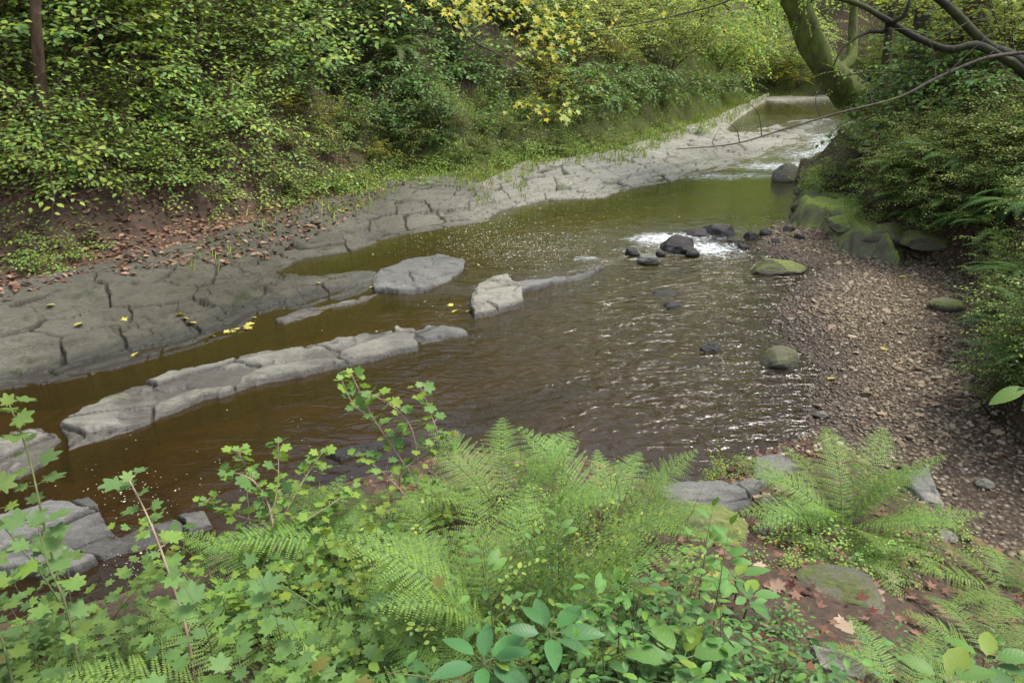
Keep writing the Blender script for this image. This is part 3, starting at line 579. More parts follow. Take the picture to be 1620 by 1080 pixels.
pebbles('gravel', 42000, (0, 0, 1, 1, 1.2, 2.6, 8.5, 13.5), .006, .024, 'brown pebbles covering the gravel bar', 1)
pebbles('gravel', 1500, (0, 0, 1, 1, 1.2, 2.6, 8.5, 13.5), .018, .045, 'larger brown stones scattered over the gravel bar', 2)

# ------------------------------------------------------------------ plant builders
UPV = np.array([0, 0, 1.0])
def unit(v): return v / (np.linalg.norm(v) + 1e-9)
def curve(p0, d0, L, droop, n, rng, wob=.08):
    pts = [np.array(p0, float)]; d = unit(np.array(d0, float)); st = L / n
    for i in range(n):
        d = unit(d + np.array([0, 0, -droop / n]) + rng.normal(0, wob, 3)); pts.append(pts[-1] + d * st)
    return np.array(pts)
def spray(lf, st, rng, p0, d0, L, leaf, T, droop=.5, dens=1.0, petiole=.2, nj=.35, stem_r=.004, k=4, every=.55):
    n = 6; c = curve(p0, d0, L, droop, n, rng, .07)
    if st is not None: st.tube(c, np.linspace(stem_r, stem_r * .3, n + 1), 3)
    m_ = max(3, int(L / (leaf * every) * dens)); ts = np.linspace(.12, 1, m_); idx = ts * n; i0 = np.minimum(idx.astype(int), n - 1); f = (idx - i0)[:, None]
    pos = c[i0] * (1 - f) + c[i0 + 1] * f; tn = c[i0 + 1] - c[i0]; tn /= np.linalg.norm(tn, axis=1)[:, None] + 1e-9
    sidev = np.cross(tn, UPV); sidev /= np.linalg.norm(sidev, axis=1)[:, None] + 1e-6
    sg = np.where(np.arange(m_) % 2 == 0, 1, -1)[:, None]; ax = tn * .55 + sidev * sg * .9 + rng.normal(0, .15, (m_, 3)); ax[-1] = tn[-1]
    nr = UPV + rng.normal(0, nj, (m_, 3)); sz = leaf * rng.uniform(.7, 1.15, m_) * (1 - .25 * ts)
    lf.leaves(T, pos + ax * leaf * petiole, frames(ax, nr, sz))
def shrub(name, seed, H, spread, stems, twigs, leaf, T, mleaf, mstem=None, droop=.9, lean=(0, 0), twL=.35, nj=.35, uv=False, start=.2, stem_r=.012, every=.55):
    rng = np.random.default_rng(seed); root = empty(name); lf, st = MBld(), MBld()
    for i in range(stems):
        a = rng.uniform(0, 6.283); e = rng.uniform(.1, 1) * spread
        d = np.array([math.cos(a) * e + lean[0], math.sin(a) * e + lean[1], 1.0]); L = H * rng.uniform(.7, 1.15)
        c = curve((math.cos(a) * .05, math.sin(a) * .05, 0), d, L, droop, 9, rng, .06); st.tube(c, np.linspace(stem_r, stem_r * .3, 10), 4)
        for j in range(twigs):
            t_ = (start + (1 - start) * (j + rng.random()) / twigs) * 8.99; q = int(t_); p0 = c[q] * (1 - t_ + q) + c[q + 1] * (t_ - q); tn = unit(c[q + 1] - c[q])
            b = rng.uniform(0, 6.283); sv = unit(np.array([math.cos(b), math.sin(b), .12])); spray(lf, st, rng, p0, sv + tn * .5, twL * rng.uniform(.6, 1.2) * (1.15 - .5 * t_ / 9), leaf, T, .5, nj=nj, stem_r=stem_r * .35, every=every)
        spray(lf, st, rng, c[-1], c[-1] - c[-2], twL * .7, leaf, T, .5, nj=nj, stem_r=stem_r * .3, every=every)
    st.build('stem', mstem or M['stem'], root); lf.build('foliage', mleaf, root, uv=uv); return root
def frond_mesh(seed, L=1.0, wid=.36, pairs=22, stipe=.18, tri=.5, arch=.55, m=None, pin=11, rise=.55):
    """a twice pinnate frond lying along +Y, curving over"""
    rng = np.random.default_rng(seed); b = MBld(); s = np.linspace(0, 1, 24); bend = rng.uniform(-.12, .12)
    ang = rise - arch * 1.9 * s ** 1.3; dy, dz = np.cos(ang), np.sin(ang); ds = L / 23
    C = np.stack([bend * s * s * L, np.concatenate([[0], np.cumsum(dy[:-1]) * ds]), np.concatenate([[0], np.cumsum(dz[:-1]) * ds])], -1)
    b.tube(C, np.linspace(.0035, .0008, 24) * (L / .7 + .3), 3)
    pos, ax, nr, sz = [], [], [], []
    for i in range(pairs):
        t = stipe + (1 - stipe) * ((i + .3) / pairs) ** .92; f = t * 22.99; q = int(f); p0 = C[q] * (1 - f + q) + C[q + 1] * (f - q); tn = unit(C[q + 1] - C[q]); nn = unit(np.cross(np.array([1.0, 0, 0]), tn))
        u = (t - stipe) / (1 - stipe); wl = wid * L * (min(1, .45 + u / max(.02, tri) * .55) if u < tri else ((1 - u) / (1 - tri)) ** .85) * rng.uniform(.9, 1.05) + .006
        for sg in (-1, 1):
            dr = unit(np.array([sg * 1.0, 0, 0]) + tn * (.28 + .35 * u) + nn * .08 + rng.normal(0, .05, 3)); pw = (1 - stipe) * L / pairs * .60 * (.62 + .38 * min(1, wl / (.5 * wid * L))); m_ = int(max(3, min(22, wl / (pw * .50)))); 
            for j in range(m_):
                v = (j + .5) / m_; pp_ = p0 + dr * wl * v + np.array([0, 0, -.22 * wl * v * v]); pl = pw * (1 - v ** 1.6 * .80) * rng.uniform(.88, 1.08)
                pv = unit(np.cross(nn, dr))
                for s2 in (-1, 1): pos.append(pp_); ax.append(pv * s2 + dr * .5); nr.append(nn + rng.normal(0, .12, 3)); sz.append(pl)
            pos.append(p0 + dr * wl * .92 + np.array([0, 0, -.2 * wl])); ax.append(dr); nr.append(nn); sz.append(wl * .10)
    b.leaves(TPIN, np.array(pos), frames(np.array(ax), np.array(nr), np.array(sz))); return b.build('frond', m, None, link=False).data
TPIN = (np.array([(0, 0, 0), (-.29, .4, .02), (0, 1, -.12), (.29, .4, .02)]), np.array([(0, 2, 1), (0, 3, 2)]), np.zeros((4, 2)))
FR = [frond_mesh(i, 1.0, w_, pr, stp, tr, ar, M['fern'], pn) for i, (w_, pr, stp, tr, ar, pn) in enumerate([(.27, 17, .16, .35, .50, 9), (.31, 15, .2, .22, .42, 10), (.24, 18, .12, .42, .6, 8), (.28, 16, .2, .3, .35, 9)])]
FRD = [frond_mesh(i + 20, 1.0, w_, pr, .12, .4, ar, M['fernd'], 7) for i, (w_, pr, ar) in enumerate([(.16, 22, .75), (.14, 24, .9), (.18, 20, .65)])]
FRP = [frond_mesh(i + 40, 1.0, w_, 22, .05, .3, ar, M['feather'], 6, rise=.9) for i, (w_, ar) in enumerate([(.20, .85), (.17, 1.0)])]
def fern(loc, L, n, meshes, seed, az=None, spread=6.283, tilt=.0, normal_lean=(0, 0)):
    rng = np.random.default_rng(seed); root = empty('fern', loc); a0 = rng.uniform(0, 6.28) if az is None else az - spread / 2
    for i in range(n):
        o = bpy.data.objects.new('frond', meshes[int(rng.integers(len(meshes)))]); col.objects.link(o); o.parent = root
        a = a0 + spread * (i + rng.uniform(-.3, .3)) / n; s = L * rng.uniform(.75, 1.1); o.scale = (s, s, s)
        o.rotation_euler = (rng.uniform(-.25, .25) + tilt, rng.uniform(-.2, .2), a); o.location = (rng.uniform(-.02, .02), rng.uniform(-.02, .02), 0)
    return root
PLANTED = []
def reg(o, kindname, zone, group): PLANTED.append((o, kindname, zone, group)); return o

# ---- prototypes on the banks
PROTO = {
 'beech_a': shrub('beech_shrub', 1, 2.2, .9, 11, 11, .125, TL, M['beech'], twL=.55, nj=.22, every=.62),
 'beech_b': shrub('beech_shrub', 2, 1.5, 1.2, 9, 9, .115, TL, M['beech'], twL=.5, nj=.25, every=.62),
 'green_a': shrub('leafy_shrub', 3, 1.5, .9, 14, 11, .105, TL, M['green'], twL=.35),
 'small_a': shrub('leafy_shrub', 4, .8, 1.2, 20, 11, .05, TL_lo, M['small'], twL=.22, stem_r=.006),
 'bram_a': shrub('bramble', 5, 1.1, 1.3, 15, 10, .095, TL, M['green'], twL=.22, droop=1.6, nj=.5),
 'yell_a': shrub('yellow_shrub', 6, 1.3, .9, 12, 10, .075, TL_maple_lo, M['yellow'], twL=.4, nj=.4),
 'lime_a': shrub('lime_shrub', 7, 2.6, .8, 18, 16, .095, TL_lo, M['lime'], twL=.6, nj=.4),
 'cover': shrub('ground_plant', 9, .32, 1.6, 16, 5, .045, TL, M['beech'], twL=.14, stem_r=.003, nj=.3, start=.3),
}
for o in PROTO.values():
    o.location = (0, -500, 0)
USED = set()
def plant(kind, x, y, z, s, rz, name, zone, group, tilt=(0, 0)):
    p_ = PROTO[kind]
    if kind in USED: o = copy_tree(p_)
    else: o = p_; USED.add(kind)
    o.location = (x, y, z); o.scale = (s, s, s); o.rotation_euler = (tilt[0], tilt[1], rz)
    return reg(o, name, zone, group)
rng = np.random.default_rng(77)
def rows(kind, pts, s0, s1, name, zone, group, tilt=0, jit=0, sink=.05):
    for (px, py) in pts:
        x, y, z = hit(px + rng.uniform(-jit, jit), py + rng.uniform(-jit, jit) * .5)
        plant(kind, x, y, z - sink, rng.uniform(s0, s1), rng.uniform(0, 6.28), name, zone, group, (tilt * .3 * rng.uniform(.5, 1.2), tilt * rng.uniform(.5, 1.2)))
G_ = 'shrubs on the steep far bank'
rows('beech_a', [(x, 95 + 18 * (i % 3)) for i, x in enumerate(range(-60, 520, 72))], .8, 1.15, 'layered beech shrub', 'along the upper left bank', G_, .35, 20)
rows('beech_a', [(x, 30 + 16 * (i % 2)) for i, x in enumerate(range(-80, 720, 95))], .9, 1.3, 'tall beech shrub', 'along the left bank top', G_, .3, 20)
rows('beech_b', [(x, 205 + 14 * (i % 3)) for i, x in enumerate(range(-30, 430, 66))], .65, .95, 'loose beech shrub', 'hanging halfway down the left bank', G_, .45, 18)
rows('beech_b', [(90, 300), (190, 312), (280, 300), (350, 322), (420, 296), (470, 318)], .4, .6, 'low drooping beech shoot', 'above the left leaf litter', G_, .2, 8)
rows('green_a', [(x, 70 + 26 * (i % 3)) for i, x in enumerate(range(500, 860, 52))], .8, 1.2, 'dark green bush', 'left of the yellow maple sprays', G_, .3, 16)
rows('green_a', [(470, 165), (530, 150), (590, 185), (650, 160), (705, 195), (760, 215), (560, 225), (640, 230)], .5, .85, 'mid green bush', 'halfway up the far bank', G_, .3, 12)
rows('small_a', [(450, 235), (520, 250), (600, 252), (680, 240), (740, 236), (800, 215), (860, 196), (920, 190), (980, 178), (1040, 168)], .7, 1.15, 'small leaved bush', 'above the grass of the far bank', G_, .1, 10)
rows('bram_a', [(620, 105), (700, 120), (880, 110), (930, 150), (990, 130), (1050, 140), (1100, 130), (850, 150)], .9, 1.5, 'arching bramble', 'beyond the dark hollow', G_, .1, 14)
rows('yell_a', [(455, 190), (500, 205), (550, 200), (590, 250), (620, 262)], .4, .6, 'yellow leaved seedling', 'above the stone shelf', G_, .2, 8)
rows('yell_a', [(870, 160), (900, 185), (850, 120), (960, 100)], .7, 1.0, 'yellow sycamore seedling', 'right of the dark hollow', G_, .2, 8)
rows('lime_a', [(900, 60), (960, 50), (1020, 75), (1080, 70), (1130, 95), (1170, 110), (1010, 30), (1100, 30)], .9, 1.3, 'lime green bush', 'on the far bank', G_, 0, 14)
rows('cover', [(20, 405), (70, 392), (110, 408), (30, 372), (90, 425), (0, 430), (140, 395)], .8, 1.3, 'low leafy plant', 'beside the red leaf litter', 'low plants by the leaf litter', 0, 10)
rows('cover', [(520, 290), (560, 282), (610, 275), (640, 268), (580, 300), (480, 300), (690, 262)], .8, 1.4, 'low leafy plant', 'along the back of the stone shelf', 'low plants behind the stone shelf', 0, 10)
rows('beech_a', [(x, 60 + 22 * (i % 3)) for i, x in enumerate(range(-40, 560, 52))], .7, 1.0, 'bushy beech shrub', 'near the top of the left bank', G_, .35, 20)
rows('beech_b', [(x, 150 + 24 * (i % 3)) for i, x in enumerate(range(-50, 480, 50))], .7, 1.0, 'spreading beech shrub', 'across the dark left bank', G_, .4, 14)
rows('beech_b', [(x, 255 + 14 * (i % 3)) for i, x in enumerate(range(170, 500, 48))], .5, .75, 'trailing beech shrub', 'above the left leaf litter', G_, .4, 10)
rows('green_a', [(x, 15 + 22 * (i % 3)) for i, x in enumerate(range(520, 900, 42))], .9, 1.3, 'tall green bush', 'at the top of the far bank', G_, .3, 10)
rows('bram_a', [(x, 125 + 26 * (i % 3)) for i, x in enumerate(range(500, 740, 36))], .8, 1.2, 'tangled bramble', 'left of the dark hollow', G_, .2, 10)
rows('small_a', [(x, 215 - 22 * (i % 2) - .06 * (x - 500)) for i, x in enumerate(range(500, 860, 38))], .5, .9, 'bushy small leaved herb', 'low on the far bank', G_, .1, 10)
rows('bram_a', [(x, 145 - 10 * (i % 2)) for i, x in enumerate(range(880, 1180, 32))], 1.0, 1.6, 'mounded bramble', 'right of the dark hollow', G_, .1, 8)
rows('lime_a', [(x, 90 + 22 * (i % 2)) for i, x in enumerate(range(870, 1200, 38))], .7, 1.1, 'low lime green bush', 'on the far slope', G_, 0, 8)
rows('small_a', [(x, 160 - .2 * (x - 1000)) for x in range(900, 1200, 28)], .6, 1.0, 'dense low bush', 'behind the far stone shelf', G_, 0, 6)
rows('cover', [(440 + 16 * i, 318 - .17 * 16 * i + rng.uniform(-14, 8)) for i in range(18)], .8, 1.5, 'leafy verge plant', 'along the grassy verge', 'low plants on the grassy verge', 0, 5)
rows('cover', [(740 + 20 * i, 278 - .19 * 20 * i + rng.uniform(-14, 6)) for i in range(19)], .9, 1.6, 'far verge plant', 'along the grassy verge', 'low plants on the grassy verge', 0, 5)
rows('beech_b', [(-20, 262), (30, 250), (80, 272), (130, 258), (180, 278), (60, 300), (150, 305), (230, 295), (10, 312), (105, 320), (290, 300), (-30, 290)], .6, .85, 'low hanging beech shrub', 'at the far left', G_, .4, 8)
rows('beech_a', [(60, 190), (170, 205), (290, 200), (400, 215), (350, 120), (230, 110)], .55, .75, 'broad leaved beech shoot', 'on the left bank', G_, .4, 8)
rows('small_a', [(470 + 30 * i, 292 - 4.6 * i) for i in range(20)], .3, .55, 'small bright verge bush', 'along the grassy verge', 'low plants on the grassy verge', 0, 5)
# ferns on the far bank
def ferns(pts, L0, L1, n, meshes, zone, group, az=-1.57, spread=4.0, tilt=0, word='fern', sink=0.0):
    for i, (px, py) in enumerate(pts):
        x, y, z = hit(px, py); reg(fern((x, y, z - sink), rng.uniform(L0, L1), n, meshes, int(px * 7 + py), rng.uniform(-.5, .5) + az, spread, tilt), word, zone, group)
ferns([(455, 55), (500, 40), (540, 75), (585, 55), (480, 100), (610, 95)], 1.1, 1.5, 9, FRP, 'high on the left bank', 'pale feathery ferns high on the bank', -2.2, 3.0, -.1, 'pale feathery fern')
ferns([(215, 175), (250, 210), (130, 260), (300, 150), (690, 225), (640, 130), (580, 130), (770, 160)], .6, .9, 9, FRD, 'among the shrubs of the far bank', 'dark ferns among the far bank shrubs', -1.8, 4, 0, 'dark drooping fern')

# ---- right bank
G2 = 'plants on the right bank'
rows('small_a', [(1400, 250), (1450, 225), (1500, 240), (1550, 215), (1600, 235), (1420, 300), (1480, 290), (1540, 300), (1600, 300), (1385, 205), (1640, 260), (1450, 180), (1520, 180), (1590, 170), (1400, 165), (1350, 245)], .6, 1.0, 'small leaved bush', 'below the bare branches', G2, 0, 14)
rows('bram_a', [(1430, 200), (1490, 150), (1560, 130), (1610, 160), (1400, 140), (1470, 120), (1580, 90), (1650, 120), (1530, 90), (1440, 90)], .9, 1.4, 'arching bramble', 'behind the bare branches', G2, 0, 14)
rows('lime_a', [(1385 + 24 * i, 128 - 34 * (i % 3)) for i in range(11)], .9, 1.4, 'bright green bush', 'behind the bare branches', G2, 0, 8)
rows('lime_a', [(1420, 120), (1480, 100), (1540, 60), (1600, 60), (1390, 110)], .8, 1.2, 'lime green bush', 'behind the leaning tree', G2, 0, 10)
rows('cover', [(rng.uniform(1290, 1420), rng.uniform(262, 350)) for _ in range(20)], .8, 1.4, 'leafy sprig', 'on the mossy right ledge', G2, 0, 0)
rows('small_a', [(1330, 300), (1370, 320), (1310, 275), (1400, 345), (1450, 350), (1345, 270)], .28, .45, 'low mossy plant', 'on the mossy right ledge', G2, 0, 8)
rows('small_a', [(rng.uniform(1385, 1660), rng.uniform(150, 260)) for _ in range(20)], .6, 1.1, 'leafy small bush', 'among the right bank ferns', G2, 0, 4)
rows('small_a', [(rng.uniform(1400, 1660), rng.uniform(260, 390)) for _ in range(20)], .45, .8, 'low small leaved bush', 'above the dark undercut', G2, 0, 4)
rows('small_a', [(1590, y) for y in range(400, 640, 26)] + [(1625, y) for y in range(410, 640, 30)], .4, .6, 'dark low bush', 'right of the gravel', G2, 0, 6)
rows('bram_a', [(rng.uniform(1380, 1660), rng.uniform(70, 180)) for _ in range(20)], 1.0, 1.5, 'green bramble mound', 'on the upper right bank', G2, 0, 4)
ferns([(rng.uniform(1410, 1640), rng.uniform(215, 370)) for _ in range(16)], .5, .8, 9, FRD + FR[:2], 'between right bank bushes', 'ferns on the right bank', 1.8, 5, 0, 'bright arching fern')
ferns([(1430, 270), (1475, 255), (1525, 275), (1565, 300), (1600, 330), (1500, 330), (1540, 350), (1590, 370), (1450, 320), (1610, 270)], .45, .75, 10, FRD + FR[:1], 'on the right bank above the gravel', 'ferns on the right bank', 1.8, 5, 0, 'arching fern')
ferns([(1585, 400), (1600, 440), (1618, 500), (1595, 520), (1625, 560), (1605, 590), (1630, 440)], .4, .6, 10, FRD, 'over the gravel edge', 'dark ferns over the gravel edge', 1.8, 5, 0, 'dark green fern')

rows('small_a', [(rng.uniform(1660, 1950), rng.uniform(200, 640)) for _ in range(20)], .5, .9, 'leafy bush', 'beyond the right edge', G2, 0, 4)
ferns([(rng.uniform(1660, 1900), rng.uniform(300, 680)) for _ in range(14)], .45, .7, 8, FRD, 'beyond the right edge', 'ferns on the right bank', 1.8, 5, 0, 'dark fern')
# ---- grass and litter
def blades(name, pts, hmin, hmax, m, label, lean=.5):
    b = MBld(); pts = np.array(pts); n = len(pts); a = rng.uniform(0, 6.28, n); l = rng.uniform(.1, lean, n); ax = np.stack([np.cos(a) * l, np.sin(a) * l, np.ones(n)], -1); h = rng.uniform(hmin, hmax, n)
    nr = np.stack([np.cos(a + .3), np.sin(a + .3), .4 + 0 * a], -1); b.leaves(TB, pts, frames(ax, nr, h)); return tag(b.build(name, m), label, 'grass', None, 'stuff')
TB = (np.array([(-.06, 0, 0), (.06, 0, 0), (-.05, .5, -.04), (.05, .5, -.04), (0, 1, -.22)]), np.array([(0, 1, 3), (0, 3, 2), (2, 3, 4)]), np.zeros((5, 2)))
n = 200000; X = rng.uniform(-9, 14, n); Y = rng.uniform(6, 38, n); d = sdp(X, Y, UL, ULc); q = fbm(X * .9, Y * .9, 55)
ok = (d > -.45 + .8 * q) & (d < 3.0) & (rng.random(n) < np.clip((X + 4.5) / 3, 0, 1)) & (q + .3 > -.1); X, Y = X[ok], Y[ok]
blades('grass', np.stack([X, Y, gsamp(GT, X, Y) - .01], -1), .05, .19, M['grass'], 'rough grass and herbs along the back of the stone shelf', .9)
def litter(name, X, Y, m, label, smin, smax, T=TL_lo, lift=.006, curl=.45):
    b = MBld(); n = len(X); a = rng.uniform(0, 6.28, n); ax = np.stack([np.cos(a), np.sin(a), rng.normal(0, curl * .4, n)], -1); nr = np.stack([rng.normal(0, curl, n), rng.normal(0, curl, n), np.ones(n)], -1)
    b.leaves(T, np.stack([X, Y, gsamp(GT, X, Y) + lift + rng.uniform(0, .02, n)], -1), frames(ax, nr, rng.uniform(smin, smax, n))); return tag(b.build(name, m), label, 'leaf litter', None, 'stuff')
n = 60000; X = rng.uniform(-14, 1, n); Y = rng.uniform(3, 14, n); d = sdp(X, Y, UL, ULc); q = fbm(X, Y, 56)
ok = (d > -.45 + .45 * q) & (d < 3.5) & (rng.random(n) < np.clip((-1.6 - X) / 2, 0, 1) * .8); litter('leaf_litter', X[ok], Y[ok], M['litter2'], 'red brown leaf litter at the foot of the left bank', .05, .11)
n = 9000; X = rng.uniform(-1, 4.2, n); Y = rng.uniform(.8, 4.6, n); d = sdp(X, Y, NL, NLc)
ok = (d > .1) & (rng.random(n) < .22 + .6 * ss(-.1, .5, fbm(X * 1.7, Y * 1.7, 57))); litter('leaf_litter', X[ok], Y[ok], M['litter'], 'brown leaf litter and twigs on the near bank path', .025, .07, TL_maple_lo)
n = 7000; X = rng.uniform(1.5, 9, n); Y = rng.uniform(2.5, 13, n); d = sdp(X, Y, RL, RLc); g1 = sdp(X, Y, GW, GWc)
ok = (g1 > .1) & (d < 3) & ((rng.random(n) < .10) | (d > -.5)); litter('leaf_litter', X[ok], Y[ok], M['litter'], 'dead leaves scattered over the gravel bar and under the right bank', .03, .07)
# single fallen leaves one can point at
def fallen(px, py, s, m, label, group, T=TL_maple, cat='fallen leaf'):
    x, y, z = hit(px, py); wz = float(water_z(np.array([x]), np.array([y]))[0]); z = max(z, wz); b = MBld(); a = rng.uniform(0, 6.28)
    b.leaves(T, [(0, 0, 0)], frames(np.array([[math.cos(a), math.sin(a), .05]]), np.array([[rng.normal(0, .3), rng.normal(0, .3), 1]]), np.array([s]))); o = b.build('fallen_leaf', m); o.location = (x, y, z + .015); return tag(o, label, cat, group)
for px, py in ((130, 512), (200, 510), (290, 505), (300, 512), (355, 530), (365, 535), (372, 527), (388, 524), (392, 519), (400, 506), (215, 560), (340, 540), (505, 450), (590, 478), (75, 485), (280, 500), (380, 532), (395, 530)):
    fallen(px, py, rng.uniform(.06, .11), M['gold'], 'bright yellow leaf lying on the dark stone shelf', 'yellow leaves on the dark stone shelf')
for px, py in ((718, 515), (722, 524), (745, 526)): fallen(px, py, .08, M['gold'], 'pale yellow leaf on the tip of the pale ledge', 'pale yellow leaves on the ledge tip')
for px, py in ((1135, 908), (1428, 440), (1395, 555), (1320, 600)): fallen(px, py, .09, M['gold'], 'yellow leaf lying on open gravel', 'yellow leaves on the gravel')
for px, py in ((1420, 527), (1310, 520), (1455, 662), (1380, 625), (1400, 495), (1480, 640), (1505, 575), (1350, 560), (1530, 690), (1585, 690), (1400, 660), (1290, 480)):
    fallen(px, py, rng.uniform(.07, .11), M['dry'], 'tan dead leaf lying on the gravel bar', 'tan leaves on the gravel bar')
for px, py in ((1405, 915), (1370, 938), (1380, 925), (1285, 910), (1235, 938), (1140, 803), (1165, 822), (1118, 812), (1210, 852), (1230, 1000), (1335, 985), (1290, 1040), (1440, 890), (1195, 895), (1350, 1000), (1460, 880), (1240, 780), (1195, 792), (1220, 790)):
    fallen(px, py, rng.uniform(.06, .10), M['dry'], 'curled tan leaf on the near bank soil', 'curled tan leaves on the near bank')
fallen(915, 875, .15, M['dry'], 'large orange brown dead leaf caught among the near ferns', None)
fallen(490, 925, .16, M['foam'], 'large silvery upturned leaf on the near greenery', None) if False else None
def carpet(name, X, Y, m, label, smin, smax, hmax):
    b = MBld(); n = len(X); a = rng.uniform(0, 6.28, n); ax = np.stack([np.cos(a), np.sin(a), rng.normal(-.1, .3, n)], -1); nr = np.stack([rng.normal(.15, .4, n), rng.normal(-.2, .4, n), np.ones(n)], -1)
    b.leaves(TL_lo, np.stack([X, Y, gsamp(GT, X, Y) + hmax * rng.random(n) ** 1.4 * (.6 + fbm(X * 3, Y * 3, 8))], -1), frames(ax, nr, rng.uniform(smin, smax, n))); return tag(b.build(name, m), label, 'ground cover', None, 'stuff')
n = 200000; X = rng.uniform(2, 18, n); Y = rng.uniform(2.5, 30, n); d = sdp(X, Y, RL, RLc); q = fbm(X * 1.3, Y * 1.3, 58)
ok = (d > .25 - .5 * ss(9, 12, Y)) & (q > -.28) & (d < 7) & (rng.random(n) < 6 / (3 + Y * .4) * .6); carpet('undergrowth', X[ok], Y[ok], M['small'], 'ivy and wood sorrel carpeting the right bank', .025, .05, .14)
n = 120000; X = rng.uniform(-12, 14, n); Y = rng.uniform(5, 40, n); d = sdp(X, Y, UL, ULc); q = fbm(X * 1.1, Y * 1.1, 59)
ok = (d > .9) & (q > -.05 - .25 * ss(0, 4, X)) & (d < 9) & (rng.random(n) < ss(-9, 1, X) * .8 + .12); carpet('undergrowth', X[ok], Y[ok], M['small'], 'low leafy cover on the far bank slope', .05, .10, .25)
# stones in the path
for i, (px, py, s) in enumerate(((1500, 855, 26), (1475, 800, 30), (1560, 770, 22), (1215, 800, 30), (1215, 845, 34), (1300, 660, 20))):
    boulder('stone', px, py, s, .5, M['rock'], ['grey stone on the path beside the dark puddle', 'brown stone behind the large fern', 'small stone in the moist path soil', 'grey stone among tan leaves by the slabs', 'pale oval stone above the mossy rock', 'small stone at the gravel edge'][i], 'stone', seed=200 + i)

# ------------------------------------------------------------------ trees
def bez(P_, n=14):
    P_ = np.array(P_, float); t_ = np.linspace(0, len(P_) - 1, n); out = []
    for t in t_:
        i = min(int(t), len(P_) - 2); f = t - i; p0, p1, p2, p3 = P_[max(i - 1, 0)], P_[i], P_[i + 1], P_[min(i + 2, len(P_) - 1)]
        out.append(.5 * ((2 * p1) + (p2 - p0) * f + (2 * p0 - 5 * p1 + 4 * p2 - p3) * f * f + (3 * p1 - p0 - 3 * p2 + p3) * f ** 3))
    return np.array(out)
def at(px, py, d):                  # the point seen at (px,py), d metres ahead of the camera
    r_ = ray(px, py); r_ = r_ / r_[1]; return np.array([0, 0, CH]) + r_ * d
def rough_tube(b, pts, rad, k, seed, amp=.12):
    v0 = len(b.V); b.tube(pts, rad, k); V = b.V[v0]; c = np.repeat(pts, k, axis=0); d = V - c; th = np.tile(np.arange(k) / k * 6.283, len(pts)); s_ = np.repeat(np.arange(len(pts)), k) * .5
    V[:] = c + d * (1 + amp * fbm(np.cos(th) * 1.5 + seed, np.sin(th) * 1.5 + s_, seed, 4) + amp * .5 * fbm(np.cos(th) * 5 + seed, np.sin(th) * 5 + s_ * 2.5, seed + 5, 3))[:, None]
def crown_leaves(lf, st, rng, centers, radii, n, leaf, T, nj=.5, src=None):
    for c, r_ in zip(centers, radii):
        for i in range(n):
            v = rng.normal(size=3); v /= np.linalg.norm(v); p0 = np.array(c) + v * r_ * rng.uniform(.35, 1.0) * np.array([1, 1, .75]); d = v * .8 + np.array([0, 0, -.1]) + rng.normal(0, .3, 3)
            spray(lf, st if rng.random() < .25 else None, rng, p0, d, leaf * rng.uniform(5, 9), leaf, T, .6, nj=nj, stem_r=.006, every=.42)
def tree(name, base, top, r0, crown, leaf, mleaf, mbark, label, group=None, seed=1, n=26, T=TL_lo, k=12, nj=.5):
    rng = np.random.default_rng(seed); base = np.array(base, float); root = empty(name, tuple(base)); b = MBld(); st = b
    P_ = [np.zeros(3) + (0, 0, -.4), (np.array(top) - base) * .35 + rng.normal(0, .12, 3) * (1, 1, 0), (np.array(top) - base) * .7 + rng.normal(0, .2, 3) * (1, 1, 0), np.array(top) - base]
    c = bez(P_, 16); rad = np.linspace(r0, r0 * .35, 16); rad[0] *= 1.5; rad[1] *= 1.15; rough_tube(b, c, rad, k, seed)
    lf = MBld(); C_, R__ = [], []
    for (cx, cy, cz, cr) in crown:
        e = np.array([cx, cy, cz]) - base; j = int(np.clip(np.argmin(np.abs(c[:, 2] - e[2] * .75)), 4, 14)); p0 = c[j]
        mid = (p0 + e) / 2 + rng.normal(0, .2, 3) + (0, 0, .2); b.tube(bez([p0, mid, e], 8), np.linspace(rad[j] * .5, rad[j] * .1 + .01, 8), 6); C_.append(e); R__.append(cr)
    tr = b.build('trunk', mbark, root, True)
    crown_leaves(lf, None, rng, C_, R__, n, leaf, T, nj); lf.build('crown', mleaf, root)
    if label: tag(root, label, 'tree', group)
    return root
# leaning mossy tree on the right
def limb(b, pts, r0, r1, k=8, n=18, seed=1, amp=.1):
    c = bez(pts, n); rough_tube(b, c, np.linspace(r0, r1, n), k, seed, amp); return c
root = empty('leaning_tree', tuple(at(1372, 200, 17.5))); o0 = np.array(root.location)
b = MBld(); base = at(1375, 235, 17.5)
c = bez([at(1435, 250, 17.6), at(1385, 178, 17.4), at(1335, 140, 17.2), at(1293, 85, 17), at(1265, 20, 16.9), at(1250, -60, 16.8), at(1240, -200, 17)], 30)
rough_tube(b, c - o0, np.concatenate([np.linspace(.58, .48, 6), np.linspace(.44, .33, 6), np.linspace(.31, .22, 18)]), 20, 5, .22)
limb(b, [at(1310, 120, 17.2) - o0, at(1345, 95, 17.6) - o0, at(1350, 30, 18) - o0, at(1355, -80, 18) - o0], .16, .07, 8, 14, 8)
limb(b, [at(1262, 30, 16.9) - o0, at(1225, -30, 16.7) - o0, at(1190, -120, 16.5) - o0], .16, .06, 8, 10, 9)
b.build('trunk', M['mbark2'], root, True)
lf = MBld(); tw = MBld(); rg = np.random.default_rng(4)
crown_leaves(lf, tw, rg, [at(1270, -110, 16) - o0, at(1200, -90, 16) - o0, at(1340, -120, 17) - o0, at(1260, -250, 16) - o0, at(1380, -230, 16) - o0], [1.2, 1.1, 1.2, 1.6, 1.7], 50, .11, TL, .4)
